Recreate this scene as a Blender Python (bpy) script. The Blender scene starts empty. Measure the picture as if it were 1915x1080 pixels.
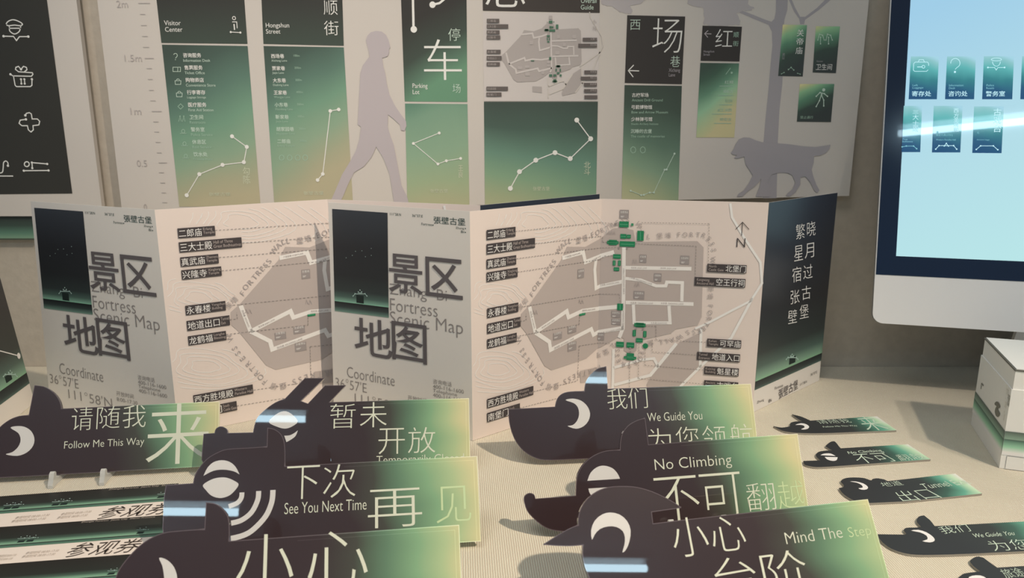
import bpy, math, random
import numpy as np
from mathutils import Vector
random.seed(7)
SC = bpy.context.scene
COL = SC.collection
T = 0.75                                   # table top height
# ------------------------------------------------------------------ camera, world, lights
PITCH = math.radians(13); FPX = 1400.0; HC = 0.344
CAM = np.array([0, 0, T + HC])
FW = np.array([0, math.cos(PITCH), -math.sin(PITCH)])
UP = np.array([0, math.sin(PITCH), math.cos(PITCH)])
RT = np.array([1.0, 0, 0])
cd = bpy.data.cameras.new('camera'); cam = bpy.data.objects.new('camera', cd); COL.objects.link(cam)
cam.location = CAM; cam.rotation_euler = (math.radians(90) - PITCH, 0, 0)
cd.sensor_width = 36; cd.lens = FPX / 1915 * 36; cd.clip_start = 0.02
cd.dof.use_dof = True; cd.dof.focus_distance = 0.74; cd.dof.aperture_fstop = 12
SC.camera = cam
SC.view_settings.view_transform = 'Standard'; SC.view_settings.look = 'None'
SC.view_settings.exposure = 0.0; SC.view_settings.gamma = 1.0; SC.view_settings.use_curve_mapping = False
wd = bpy.data.worlds.new('room_ambience'); SC.world = wd; wd.use_nodes = True
bg = wd.node_tree.nodes['Background']; bg.inputs[0].default_value = (0.86, 0.98, 1.08, 1); bg.inputs[1].default_value = 0.19

def spot(name, loc, aim, power, size, blend, radius, col):
    l = bpy.data.lights.new(name, 'SPOT'); l.energy = power; l.spot_size = math.radians(size); l.spot_blend = blend
    l.shadow_soft_size = radius; l.color = col
    o = bpy.data.objects.new(name, l); COL.objects.link(o); o.location = loc
    o.rotation_euler = (Vector(aim) - Vector(loc)).to_track_quat('-Z', 'Y').to_euler()
    return o
spot('track_spotlight_table', (1.0, -0.28, T + 1.6), (-0.10, 0.42, T), 136, 51, 1.0, 0.025, (1.0, 0.83, 0.64))
spot('added_spot_right', (1.25, -0.30, T + 1.6), (0.60, 0.72, T), 34, 27, 1.0, 0.025, (1.0, 0.87, 0.72))  # added spot that brightens the right of the table, box and monitor
spot('track_spotlight_board', (-0.30, -0.5, T + 1.6), (-0.26, 0.99, T + 0.58), 62, 31, 1.0, 0.10, (1.0, 0.86, 0.73))
al = bpy.data.lights.new('added_soft_fill', 'AREA'); al.shape = 'RECTANGLE'; al.size = 0.9; al.size_y = 0.6; al.energy = 3.0; al.spread = math.radians(110); al.color = (1.0, 0.94, 0.86)  # added soft fill for the middle and left of the table
ao = bpy.data.objects.new('added_soft_fill', al); COL.objects.link(ao); ao.location = (-0.45, 0.0, T + 1.7)
ao.rotation_euler = (Vector((-0.30, 0.55, T)) - ao.location).to_track_quat('-Z', 'Y').to_euler()

# ------------------------------------------------------------------ pixel helpers (frame 1915 x 1080)
def pray(x, y):
    d = FW * FPX + RT * (x - 957.5) + UP * (540 - y); return d / np.linalg.norm(d)
def at_z(x, y, z=0.0):                     # point of the photograph on the plane z above the table top
    d = pray(x, y); return CAM + d * ((T + z - CAM[2]) / d[2])
def at_y(x, y, Y):
    d = pray(x, y); return CAM + d * (Y / d[1])
def on_plane(x, y, p, n):
    d = pray(x, y); return CAM + d * (np.dot(p - CAM, n) / np.dot(d, n))
def project(p):
    d = np.asarray(p) - CAM; f = d.dot(FW); return 957.5 + FPX * d.dot(RT) / f, 540 - FPX * d.dot(UP) / f

class Panel:
    """a flat rectangle in the room: BL, BR, TR, TL as seen from its printed side"""
    def __init__(s, bl, br, tr, tl):
        s.c = [np.array(q, float) for q in (bl, br, tr, tl)]
        s.n = np.cross(s.c[1] - s.c[0], s.c[3] - s.c[0]); s.n /= np.linalg.norm(s.n)
        s.W = (np.linalg.norm(s.c[1] - s.c[0]) + np.linalg.norm(s.c[2] - s.c[3])) / 2
        s.H = (np.linalg.norm(s.c[3] - s.c[0]) + np.linalg.norm(s.c[2] - s.c[1])) / 2
        s.e1 = s.c[1] - s.c[0]; s.e2 = s.c[3] - s.c[0]; s.e3 = s.c[0] - s.c[1] + s.c[2] - s.c[3]
    def uv(s, x, y):                       # where the line of sight through a pixel meets this panel
        q = on_plane(x, y, s.c[0], s.n) - s.c[0]; M = np.linalg.pinv(np.stack([s.e1, s.e2], 1)); a = M @ q
        for _ in range(12):
            u, v = a; f = s.e1 * u + s.e2 * v + s.e3 * u * v - q
            J = np.stack([s.e1 + s.e3 * v, s.e2 + s.e3 * u], 1); a = a - np.linalg.pinv(J) @ f
            if np.abs(f).max() < 1e-7: break
        return float(a[0]), float(a[1])
    def pt(s, u, v, lift=0.0):
        a, b, c, d = s.c
        return a * (1 - u) * (1 - v) + b * u * (1 - v) + c * u * v + d * (1 - u) * v + s.n * lift
    def px(s, x, y, lift=0.0): return s.pt(*s.uv(x, y), lift)
    def sub(s, bl, br, tr, tl, lift=0.0):
        return Panel(*[s.px(*q, lift) for q in (bl, br, tr, tl)])

# ------------------------------------------------------------------ materials
def lin(c):
    return tuple((v / 255 / 12.92) if v / 255 <= 0.04045 else ((v / 255 + 0.055) / 1.055) ** 2.4 for v in c)
MATS = {}
def alb(rgb, irr):                          # surface colour of something seen as rgb under light of strength irr
    if not isinstance(irr, tuple): irr = (irr,) * 3
    return tuple(min(0.90, v / i) for v, i in zip(lin(rgb), irr))
def mat(name, col, rough=0.6, spec=0.3, coat=0.0, metal=0.0, emit=None, estr=1.0):
    if name in MATS: return MATS[name]
    m = bpy.data.materials.new(name); m.use_nodes = True; b = m.node_tree.nodes['Principled BSDF']
    b.inputs['Base Color'].default_value = (*col[:3], 1); b.inputs['Roughness'].default_value = rough
    b.inputs['Specular IOR Level'].default_value = spec; b.inputs['Metallic'].default_value = metal
    b.inputs['Coat Weight'].default_value = coat; b.inputs['Coat Roughness'].default_value = 0.02
    if emit:
        b.inputs['Emission Color'].default_value = (*emit, 1); b.inputs['Emission Strength'].default_value = estr
    MATS[name] = m; return m
def grad(name, stops, coef, warp=0.0, wscale=2.0, rough=0.6, spec=0.3, coat=0.0, irr=1.0, emit=0.0, seed=0.0):
    """printed colour gradient: value = c0 + cu*u + cv*v + cuv*u*v + noise over the part's own UV"""
    if name in MATS: return MATS[name]
    m = bpy.data.materials.new(name); m.use_nodes = True; nt = m.node_tree; N = nt.nodes; L = nt.links
    b = N['Principled BSDF']; uv = N.new('ShaderNodeUVMap'); sp = N.new('ShaderNodeSeparateXYZ'); L.new(uv.outputs[0], sp.inputs[0])
    def mth(op, a, c):
        n = N.new('ShaderNodeMath'); n.operation = op
        for i, q in enumerate((a, c)):
            if isinstance(q, (int, float)): n.inputs[i].default_value = q
            else: L.new(q, n.inputs[i])
        return n.outputs[0]
    u, v = sp.outputs[0], sp.outputs[1]
    val = mth('ADD', mth('MULTIPLY', u, coef[1]), mth('MULTIPLY', v, coef[2]))
    if len(coef) > 3 and coef[3]: val = mth('ADD', val, mth('MULTIPLY', mth('MULTIPLY', u, v), coef[3]))
    val = mth('ADD', val, coef[0])
    if warp:
        no = N.new('ShaderNodeTexNoise'); no.inputs['Scale'].default_value = wscale; no.inputs['Detail'].default_value = 0.5
        if seed:
            ad = N.new('ShaderNodeVectorMath'); ad.operation = 'ADD'; ad.inputs[1].default_value = (seed, seed * 1.7, seed)
            L.new(uv.outputs[0], ad.inputs[0]); L.new(ad.outputs[0], no.inputs['Vector'])
        else: L.new(uv.outputs[0], no.inputs['Vector'])
        val = mth('ADD', val, mth('MULTIPLY', mth('SUBTRACT', no.outputs['Fac'], 0.5), warp))
    cr = N.new('ShaderNodeValToRGB'); e = cr.color_ramp; e.interpolation = 'LINEAR'
    while len(e.elements) < len(stops): e.elements.new(0.5)
    for el, (p, c) in zip(e.elements, stops):
        el.position = p
    for el, (p, c) in zip(e.elements, stops):
        el.color = (*alb(c, irr), 1)
    L.new(val, cr.inputs[0]); L.new(cr.outputs[0], b.inputs['Base Color'])
    b.inputs['Roughness'].default_value = rough; b.inputs['Specular IOR Level'].default_value = spec
    b.inputs['Coat Weight'].default_value = coat; b.inputs['Coat Roughness'].default_value = 0.015
    if emit:
        L.new(cr.outputs[0], b.inputs['Emission Color']); b.inputs['Emission Strength'].default_value = emit
        b.inputs['Base Color'].default_value = (0, 0, 0, 1)
        for lk in list(b.inputs['Base Color'].links): L.remove(lk)
    MATS[name] = m; return m

# ------------------------------------------------------------------ object helpers
def tag(o, label=None, cat=None, group=None, kind=None):
    if label: o['label'] = label
    if cat: o['category'] = cat
    if group: o['group'] = group
    if kind: o['kind'] = kind
    return o
def thing(name, loc, label, cat, group=None):
    o = bpy.data.objects.new(name, None); COL.objects.link(o); o.location = loc; o.empty_display_size = 0.02
    return tag(o, label, cat, group)
def origin_of(o):
    p = np.zeros(3)
    while o is not None:
        p = p + np.array(o.location); o = o.parent
    return p
class MB:
    def __init__(s): s.v = []; s.f = []; s.m = []; s.t = []; s.mats = []
    def mi(s, m):
        if m not in s.mats: s.mats.append(m)
        return s.mats.index(m)
    def add(s, pts, faces, m, uvs=None):
        k = len(s.v); s.v += [tuple(p) for p in pts]; s.t += uvs if uvs else [(0, 0)] * len(pts)
        i = s.mi(m)
        for f in faces: s.f.append([k + q for q in f]); s.m.append(i)
    def box(s, x0, x1, y0, y1, z0, z1, m):
        p = [(x, y, z) for z in (z0, z1) for y in (y0, y1) for x in (x0, x1)]
        s.add(p, [(0, 2, 3, 1), (4, 5, 7, 6), (0, 1, 5, 4), (2, 6, 7, 3), (0, 4, 6, 2), (1, 3, 7, 5)], m)
    def slab(s, panel, back, mf, mside=None, uv=((0, 0), (1, 0), (1, 1), (0, 1))):
        pf = [panel.pt(u, v) for u, v in uv]; pb = [panel.pt(u, v, -back) for u, v in uv]
        s.add(pf, [(0, 1, 2, 3)], mf, list(uv))
        s.add(pf + pb, [(7, 6, 5, 4)] + [(i + 4, (i + 1) % 4 + 4, (i + 1) % 4, i) for i in range(4)], mside or mf, list(uv) * 2)
    def outline(s, panel, uv, back, mf, mside, lift=0.0):
        n = len(uv); pf = [panel.pt(u, v, lift) for u, v in uv]; pb = [panel.pt(u, v, lift - back) for u, v in uv]
        s.add(pf, [list(range(n))], mf, list(uv))
        s.add(pf + pb, [list(range(2 * n - 1, n - 1, -1))] + [(i, i + n, (i + 1) % n + n, (i + 1) % n) for i in range(n)], mside, list(uv) * 2)
    def build(s, name, parent=None, label=None):
        if not s.v: return None
        o0 = origin_of(parent) if parent is not None else np.zeros(3)
        me = bpy.data.meshes.new(name)
        me.from_pydata([tuple(np.array(p) - o0) for p in s.v], [], s.f)
        for m in s.mats: me.materials.append(m)
        me.polygons.foreach_set('material_index', s.m)
        ul = me.uv_layers.new(name='UVMap')
        li = np.empty(len(me.loops), dtype=np.int32); me.loops.foreach_get('vertex_index', li)
        ul.data.foreach_set('uv', np.array(s.t, dtype=np.float32)[li].ravel())
        me.update()
        o = bpy.data.objects.new(name, me); COL.objects.link(o)
        if parent is not None: o.parent = parent
        if label: o['label'] = label
        return o

GLY = {}
def glyphs(s, off=0.0):
    k = (s, off)
    if k in GLY: return GLY[k]
    c = bpy.data.curves.new('glyph', 'FONT'); c.body = s; c.size = 1; c.offset = off; c.resolution_u = 3; c.space_line = 0.95
    o = bpy.data.objects.new('glyph', c)
    COL.objects.link(o)
    dg = bpy.context.evaluated_depsgraph_get()
    me = bpy.data.meshes.new_from_object(o.evaluated_get(dg))
    v = np.empty(len(me.vertices) * 3); me.vertices.foreach_get('co', v); v = v.reshape(-1, 3)[:, :2]
    f = [tuple(p.vertices) for p in me.polygons]
    bpy.data.objects.remove(o); bpy.data.curves.remove(c); bpy.data.meshes.remove(me)
    lo = v.min(0); hi = v.max(0); sz = np.maximum(hi - lo, 1e-4)
    GLY[k] = ((v - lo) / sz, f, sz[0] / sz[1]); return GLY[k]

class Ink:
    """collects printed shapes on one panel; coordinates are photograph pixels of the reference panel"""
    def __init__(s, panel, ref=None, lift=0.0003):
        s.p = panel; s.r = ref or panel; s.base = lift; s.mb = MB(); s.size = np.array([panel.W, panel.H]); s.done = []
    def uv(s, q): return q[1:] if len(q) == 3 else s.r.uv(*q)     # ('uv',u,v) passes through
    def emit(s, uvs, m, z=0):
        s.mb.add([s.p.pt(u, v, s.base + z * 0.00013) for u, v in uvs], [list(range(len(uvs)))], m, [tuple(q) for q in uvs])
    def emit_faces(s, uvs, faces, m, z=0):
        s.mb.add([s.p.pt(u, v, s.base + z * 0.00013) for u, v in uvs], faces, m, [tuple(q) for q in uvs])
    def scale(s, x, y):                     # metres on the panel per photograph pixel
        a = np.array(s.uv((x, y))) * s.size; b = np.array(s.uv((x + 2, y))) * s.size; c = np.array(s.uv((x, y + 2))) * s.size
        return (np.linalg.norm(b - a) + np.linalg.norm(c - a)) / 4
    def poly(s, pts, m, z=0): s.emit([s.uv(q) for q in pts], m, z)
    def quad(s, x0, yb, x1, h, m, z=0):     # a panel-aligned rectangle from its left edge
        u0, v0 = s.uv((x0, yb)); u1 = s.uv((x1, yb))[0]; v1 = s.uv((x0, yb - h))[1]
        s.emit([(u0, v0), (u1, v0), (u1, v1), (u0, v1)], m, z)
    def crect(s, cx, cy, w, h, m, z=0):
        u0, v0 = s.uv((cx, cy)); u1 = s.uv((cx + w / 2, cy))[0]; v1 = s.uv((cx, cy - h / 2))[1]; du = abs(u1 - u0); dv = abs(v1 - v0)
        s.emit([(u0 - du, v0 - dv), (u0 + du, v0 - dv), (u0 + du, v0 + dv), (u0 - du, v0 + dv)], m, z)
    def stroke(s, pts, w, m, z=0, closed=False, w_m=None):
        q = [np.array(s.uv(p)) * s.size for p in pts]
        if closed: q = q + [q[0]]
        x, y = (pts[0][:2] if len(pts[0]) == 2 else (0, 0))
        hw = (w_m if w_m else w * s.scale(x, y)) / 2
        n = len(q); L = []; Rr = []
        for i in range(n):
            a = q[i] - q[i - 1] if i else (q[1] - q[0] if not closed else q[0] - q[-2])
            b = q[i + 1] - q[i] if i < n - 1 else (a if not closed else q[1] - q[0])
            a = a / (np.linalg.norm(a) + 1e-9); b = b / (np.linalg.norm(b) + 1e-9)
            t = a + b; t = t / (np.linalg.norm(t) + 1e-9); nn = np.array([-t[1], t[0]])
            k = hw / max(0.45, abs(np.dot(nn, np.array([-a[1], a[0]]))))
            L.append((q[i] + nn * k) / s.size); Rr.append((q[i] - nn * k) / s.size)
        for i in range(n - 1): s.emit([L[i], Rr[i], Rr[i + 1], L[i + 1]], m, z)
    def dash(s, pts, w, m, z=0, on=3.2, off=2.4):
        for a, b in zip(pts[:-1], pts[1:]):
            d = math.dist(a, b); t = 0.0
            while t < d:
                e = min(d, t + on); f = lambda k: (a[0] + (b[0] - a[0]) * k / d, a[1] + (b[1] - a[1]) * k / d)
                if e - t > 0.6: s.stroke([f(t), f(e)], w, m, z)
                t += on + off
    def dot(s, x, y, r, m, z=0, n=16):
        c = np.array(s.uv((x, y))) * s.size; R = r * s.scale(x, y)
        s.emit([(c + R * np.array([math.cos(a), math.sin(a)])) / s.size for a in [2 * math.pi * i / n for i in range(n)]], m, z)
    def chain(s, pts, w, r, m, z=0):
        s.stroke(pts, w, m, z)
        for x, y in pts: s.dot(x, y, r, m, z + 1)
    def text(s, t, p0, p1, p2, m, off=0.0, z=0):     # ink box: bottom left, bottom right, top left
        v, f, a = glyphs(t, off); o = np.array(s.uv(p0)); e1 = np.array(s.uv(p1)) - o; e2 = np.array(s.uv(p2)) - o
        s.emit_faces([tuple(o + e1 * q[0] + e2 * q[1]) for q in v], f, m, z)
    def tb(s, t, x0, yb, x1, h, m, off=0.0, z=0):    # ink box aligned with the panel
        v, f, a = glyphs(t, off); u0, v0 = s.uv((x0, yb)); v1 = s.uv((x0, yb - h))[1]
        u1 = s.uv((x1, yb))[0] if x1 is not None else u0 + (v1 - v0) * s.size[1] * a / s.size[0]
        s.emit_faces([(u0 + (u1 - u0) * q[0], v0 + (v1 - v0) * q[1]) for q in v], f, m, z)
    def spin(s, t, x, y, h, ang_to, m, off=0.0, z=0):  # centred at x, y; reading direction towards ang_to (pixels)
        v, f, a = glyphs(t, off); c = np.array(s.uv((x, y))) * s.size; d = np.array(s.uv(ang_to)) * s.size - c
        d /= np.linalg.norm(d); nn = np.array([-d[1], d[0]]); H = h * s.scale(x, y); W = H * a
        s.emit_faces([tuple((c + d * (q[0] - .5) * W + nn * (q[1] - .5) * H) / s.size) for q in v], f, m, z)
    def cut(s): s.done.append(s.mb); s.mb = MB()      # what follows becomes a mesh of its own
    def build(s, name, parent, label=None):
        o = None
        for m in s.done + [s.mb]: o = m.build(name, parent, label) or o
        return o

def arc(cx, cy, rx, ry, a0, a1, n=14):
    return [(cx + rx * math.cos(math.radians(a0 + (a1 - a0) * i / n)), cy - ry * math.sin(math.radians(a0 + (a1 - a0) * i / n))) for i in range(n + 1)]
def smooth(pts, n=3, closed=True):          # Catmull-Rom
    out = []; k = len(pts); rng = range(k) if closed else range(k - 1)
    for i in rng:
        g = lambda j: np.array(pts[j % k] if closed else pts[min(max(j, 0), k - 1)], float)
        p0, p1, p2, p3 = g(i - 1), g(i), g(i + 1), g(i + 2)
        for j in range(n):
            t = j / n
            out.append(tuple(0.5 * ((2 * p1) + (-p0 + p2) * t + (2 * p0 - 5 * p1 + 4 * p2 - p3) * t * t + (-p0 + 3 * p1 - 3 * p2 + p3) * t ** 3)))
    if not closed: out.append(tuple(pts[-1]))
    return out
def zz(sc, ox, oy, pts): return [(ox + x / sc, oy + y / sc) for x, y in pts]

# ------------------------------------------------------------------ light strengths used to read colours off the photograph
IT = (.92, .82, .70); IL = (.72, .65, .56); IC = (.66, .61, .55); IB = (.66, .62, .58)      # table, maps, covers, board
IS5 = (.45, .45, .445); IS6 = (.37, .38, .38); IS7 = (.29, .31, .34)                        # dimmer right end of the board

# ------------------------------------------------------------------ the setting
wallm = mat('wall_paint', alb((150, 138, 122), (.57, .53, .48)), 0.85)
def noise_tint(m, scale, amt, bump=0.0):
    nt = m.node_tree; N = nt.nodes; L = nt.links; b = N['Principled BSDF']
    tc = N.new('ShaderNodeTexCoord'); no = N.new('ShaderNodeTexNoise'); no.inputs['Scale'].default_value = scale; no.inputs['Detail'].default_value = 6
    L.new(tc.outputs['Object'], no.inputs['Vector']); c = b.inputs['Base Color'].default_value[:3]
    cr = N.new('ShaderNodeValToRGB'); cr.color_ramp.elements[0].position = 0.3; cr.color_ramp.elements[1].position = 0.7
    cr.color_ramp.elements[0].color = (*[q * (1 - amt) for q in c], 1); cr.color_ramp.elements[1].color = (*[min(1, q * (1 + amt)) for q in c], 1)
    L.new(no.outputs['Fac'], cr.inputs[0]); L.new(cr.outputs[0], b.inputs['Base Color'])
    if bump:
        bp = N.new('ShaderNodeBump'); bp.inputs['Distance'].default_value = bump; L.new(no.outputs['Fac'], bp.inputs['Height']); L.new(bp.outputs[0], b.inputs['Normal'])
noise_tint(wallm, 90, 0.05, 0.0006)
floorm = mat('floor_concrete', (0.30, 0.28, 0.26), 0.5); noise_tint(floorm, 6, 0.12)
WALLY = 1.005
w = MB(); w.box(-3, 3, WALLY, WALLY + 0.12, 0, 2.8, wallm); tag(w.build('wall_back'), 'beige exhibition wall behind the display table', kind='structure')
w = MB(); w.box(-3, 3, -3, WALLY + 0.12, -0.05, 0, floorm); tag(w.build('floor'), 'grey concrete floor under the display table', kind='structure')

# linen cloth on the table
lm = bpy.data.materials.new('linen_cloth'); lm.use_nodes = True
def linen():
    nt = lm.node_tree; N = nt.nodes; L = nt.links; b = N['Principled BSDF']; tc = N.new('ShaderNodeTexCoord')
    def wave(rot, sc, dist):
        mp = N.new('ShaderNodeMapping'); mp.inputs['Rotation'].default_value = (0, 0, math.radians(rot)); L.new(tc.outputs['Object'], mp.inputs[0])
        wv = N.new('ShaderNodeTexWave'); wv.inputs['Scale'].default_value = sc; wv.inputs['Distortion'].default_value = dist
        wv.inputs['Detail'].default_value = 2; wv.inputs['Detail Scale'].default_value = 2.5; L.new(mp.outputs[0], wv.inputs[0]); return wv.outputs['Fac']
    c = wave(-4, 165, 1.0); a = wave(86, 240, 1.2)
    mu = N.new('ShaderNodeMath'); mu.operation = 'MULTIPLY'; L.new(a, mu.inputs[0]); L.new(c, mu.inputs[1])
    ad = N.new('ShaderNodeMath'); ad.operation = 'ADD'; L.new(mu.outputs[0], ad.inputs[0]); L.new(c, ad.inputs[1])
    no = N.new('ShaderNodeTexNoise'); no.inputs['Scale'].default_value = 24; no.inputs['Detail'].default_value = 8; L.new(tc.outputs['Object'], no.inputs['Vector'])
    cr = N.new('ShaderNodeValToRGB'); e = cr.color_ramp.elements; e[0].position = 0.0; e[1].position = 1.3 / 2
    e[0].color = (*alb((202, 178, 150), IT), 1); e[1].color = (*alb((246, 222, 192), IT), 1)
    h = N.new('ShaderNodeMath'); h.operation = 'MULTIPLY'; h.inputs[1].default_value = 0.5; L.new(ad.outputs[0], h.inputs[0]); L.new(h.outputs[0], cr.inputs[0])
    mx = N.new('ShaderNodeMixRGB'); mx.blend_type = 'MULTIPLY'; mx.inputs[0].default_value = 0.12; L.new(cr.outputs[0], mx.inputs[1]); L.new(no.outputs['Fac'], mx.inputs[2])
    L.new(mx.outputs[0], b.inputs['Base Color']); b.inputs['Roughness'].default_value = 0.9; b.inputs['Specular IOR Level'].default_value = 0.1
    bp = N.new('ShaderNodeBump'); bp.inputs['Distance'].default_value = 0.0004; bp.inputs['Strength'].default_value = 0.7
    L.new(ad.outputs[0], bp.inputs['Height']); L.new(bp.outputs[0], b.inputs['Normal'])
linen()
w = MB(); w.box(-1.5, 1.6, -0.25, WALLY - 0.001, 0.0, T, lm)
tag(w.build('display_table'), 'long display table wrapped in beige woven linen cloth', 'table')

# ------------------------------------------------------------------ shared colours
WHITE = mat('board_white', alb((178, 168, 158), IB), 0.7)
PAPER = mat('paper_white', alb((192, 182, 170), IC), 0.65)
PAPEDGE = mat('paper_edge', alb((232, 222, 210), IL), 0.7)
MAPPAPER = mat('map_paper', alb((201, 182, 166), IL), 0.65)
INKB = mat('ink_black', alb((62, 55, 53), IL), 0.6)
INKTITLE = mat('ink_title_grey', alb((84, 77, 76), IC), 0.6)
INKGREY = mat('ink_grey', alb((122, 113, 107), IC), 0.6)
INKFAINT = mat('ink_faint', alb((152, 142, 134), IL), 0.6)
INKGREEN = mat('ink_dark_green', alb((48, 66, 60), IL), 0.6)
CREAM = mat('ink_cream', alb((226, 208, 188), IL), 0.6)
MAPGREY = mat('map_grey', alb((166, 150, 138), IL), 0.65)
MAPROAD = mat('map_road', alb((216, 200, 186), IL), 0.65)
MAPPATH = mat('map_path', alb((226, 211, 198), IL), 0.65)
MAPINFO = mat('map_info', alb((138, 126, 118), IL), 0.65)
MAPLET = mat('map_letter', alb((156, 143, 134), IL), 0.65)
MAPGREEN = mat('map_green', alb((34, 112, 72), IL), 0.6)
MAPGLINE = mat('map_green_line', alb((92, 160, 118), IL), 0.6)
BD = mat('board_ink_dark', alb((46, 43, 41), IB), 0.6)
BW = mat('board_ink_white', alb((205, 198, 188), IB), 0.6)
BWF = mat('board_ink_soft', alb((172, 184, 168), IB), 0.6)
BWB = mat('board_ink_pale', alb((176, 176, 152), IB), 0.6)
BWFF = mat('board_ink_softer', alb((142, 164, 144), IB), 0.6)
BSHADE = mat('board_silhouette', alb((161, 150, 149), IB), 0.7)
BSHADE2 = mat('board_silhouette_dark', alb((146, 138, 138), IB), 0.7)
BTICK = mat('board_tick', alb((158, 148, 142), IB), 0.7)
BMAP = mat('board_map_paper', alb((178, 168, 161), IB), 0.7)
BMAPG = mat('board_map_grey', alb((152, 142, 136), IB), 0.7)
BLAB = mat('board_label', alb((88, 80, 76), IB), 0.7)
BGRN = mat('board_green', alb((70, 100, 80), IB), 0.7)

# ------------------------------------------------------------------ map drawing (pixels of the front leaflet)
WALL_TEXT = []
def zt(ox, oy, sc, s): WALL_TEXT.append([(c, ox + x / sc, oy + y / sc) for c, x, y in s])
zt(870, 360, 2.298, [('L', 200, 545), ('堡', 235, 490), ('墙', 255, 465), ('F', 285, 435), ('O', 297, 408), ('R', 314, 386), ('T', 329, 364), ('R', 343, 344), ('E', 356, 327), ('S', 368, 311), ('S', 380, 294), ('W', 400, 247), ('A', 416, 226), ('L', 432, 210), ('L', 448, 205), ('堡', 485, 203), ('墙', 512, 194), ('F', 545, 180), ('O', 567, 170), ('R', 590, 160), ('T', 612, 150), ('R', 632, 138), ('E', 655, 128), ('S', 678, 120), ('S', 700, 118)])
zt(1100, 360, 2.842, [('W', 268, 170), ('A', 292, 215), ('L', 322, 232), ('堡', 380, 227), ('墙', 425, 225), ('F', 482, 222), ('O', 515, 222), ('R', 550, 222), ('T', 584, 222), ('R', 615, 226), ('E', 642, 245), ('S', 660, 270), ('S', 668, 303), ('W', 663, 355)])
zt(1100, 360, 2.842, [('堡', 652, 508), ('墙', 650, 548), ('F', 650, 600), ('O', 648, 635), ('R', 642, 667), ('T', 630, 697), ('R', 612, 722), ('E', 590, 735), ('S', 562, 738), ('S', 530, 740), ('W', 485, 765), ('A', 447, 780), ('L', 415, 788), ('L', 385, 792), ('堡', 332, 797)])
zt(1100, 360, 2.842, [('F', 283, 850), ('O', 278, 880), ('R', 250, 903), ('T', 218, 913), ('R', 186, 910), ('E', 162, 890), ('S', 155, 862), ('S', 156, 835)])
zt(1100, 360, 2.842, [('L', 130, 815), ('堡', 95, 845), ('墙', 52, 862)])
zt(960, 520, 4.86, [('F', 780, 805), ('O', 735, 832), ('R', 690, 850), ('T', 645, 862), ('R', 592, 872), ('E', 548, 890), ('S', 507, 912), ('S', 465, 935), ('堡', 385, 980), ('墙', 322, 985), ('F', 262, 945), ('O', 237, 905), ('R', 212, 868), ('T', 188, 825), ('R', 158, 785), ('E', 125, 740), ('S', 95, 692), ('S', 76, 648), ('W', 50, 555)])
FORT = [(1060, 461), (1094, 461.4), (1124, 445), (1145.7, 427), (1163, 425), (1184.4, 430), (1188.7, 452), (1304, 450.4), (1315.7, 462), (1312, 592), (1304.8, 607.4), (1263.6, 615), (1254.8, 623), (1192, 637), (1190, 655), (1179, 662), (1167, 655), (1166.8, 632.7), (1158, 629), (1124, 648.5), (1096, 670), (1031, 691.6), (1018, 684), (984, 623), (973.6, 610), (974.4, 586), (989.7, 569), (1049, 486)]
LAKE = [(1307.6, 622), (1265.4, 643), (1216, 705), (1209, 719), (1212.6, 730), (1272.4, 722.4), (1309.4, 687)]
LOT = [(1085, 693), (1117, 686), (1117, 711), (1085, 716)]
STREETS = [([(1166.9, 462), (1166, 557), (1165, 613), (1158, 631)], 7), ([(1050.6, 482), (1089.8, 471), (1094, 489.7), (1121, 479), (1148.5, 471)], 7),
    ([(1113.7, 486), (1111.5, 503.6), (1113.7, 538.4), (1131, 533), (1163.7, 526)], 6), ([(989.7, 573), (1000.5, 621)], 7),
    ([(1000.5, 621), (1059.3, 581), (1062.3, 592.8), (1087.6, 581), (1118, 576.7), (1155, 573)], 7),
    ([(1000.5, 621), (1026.7, 638.5), (1028.8, 653.7), (1105, 614.6), (1109, 625.4), (1166, 612.4)], 7),
    ([(1170, 500), (1293, 502)], 7), ([(1170, 520), (1198, 523), (1227, 534), (1245, 534), (1247, 527), (1276, 528), (1275, 563)], 6),
    ([(1170, 564.8), (1297, 568)], 7), ([(1184.4, 567.6), (1186, 603), (1253, 603), (1251, 571)], 6)]
ROADS = [([(1365.7, 380), (1369, 405.7), (1392, 444.4), (1422, 490), (1425, 529), (1404, 562), (1365, 582), (1325, 603), (1300, 614)], 4.5),
    ([(1407, 557), (1367.4, 631), (1311, 683.7), (1272.4, 722)], 5), ([(1311, 613), (1309.4, 687)], 5), ([(1147.5, 652), (1145.7, 735)], 5),
    ([(1147.5, 687), (1200, 672), (1223, 669.6), (1232, 687)], 5), ([(1265, 641.5), (1216, 701), (1149, 719)], 6)]
GREENS = [(1167, 419, 18, 11), (1165.8, 441.3, 11, 8.7), (1175.8, 441.7, 8, 7), (1197.8, 440.3, 12.3, 18.7), (1146.3, 452.8, 15, 9.7), (1146.2, 452.8, 21.7, 5.7), (1173.3, 455.7, 28.7, 10), (1182.5, 419.5, 4.6, 4.6), (1154, 478.8, 14.3, 8.3), (1148.7, 491, 5, 9.7), (1158.5, 491.3, 5, 10), (1153, 502.5, 10.3, 6.7), (1159.7, 573, 10.7, 12.3), (1196.7, 606.8, 21.3, 6.5), (1196.7, 606.8, 15, 8.3), (1186.3, 622, 6, 11.7), (1206, 623.8, 6, 11.7), (1195.8, 635.3, 12.7, 8), (1159.5, 643, 14.7, 10), (1179, 644.3, 14.3, 9.7), (1178.7, 666, 14, 13), (1178.3, 668, 23.3, 5), (1088, 587, 11, 4)]
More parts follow.
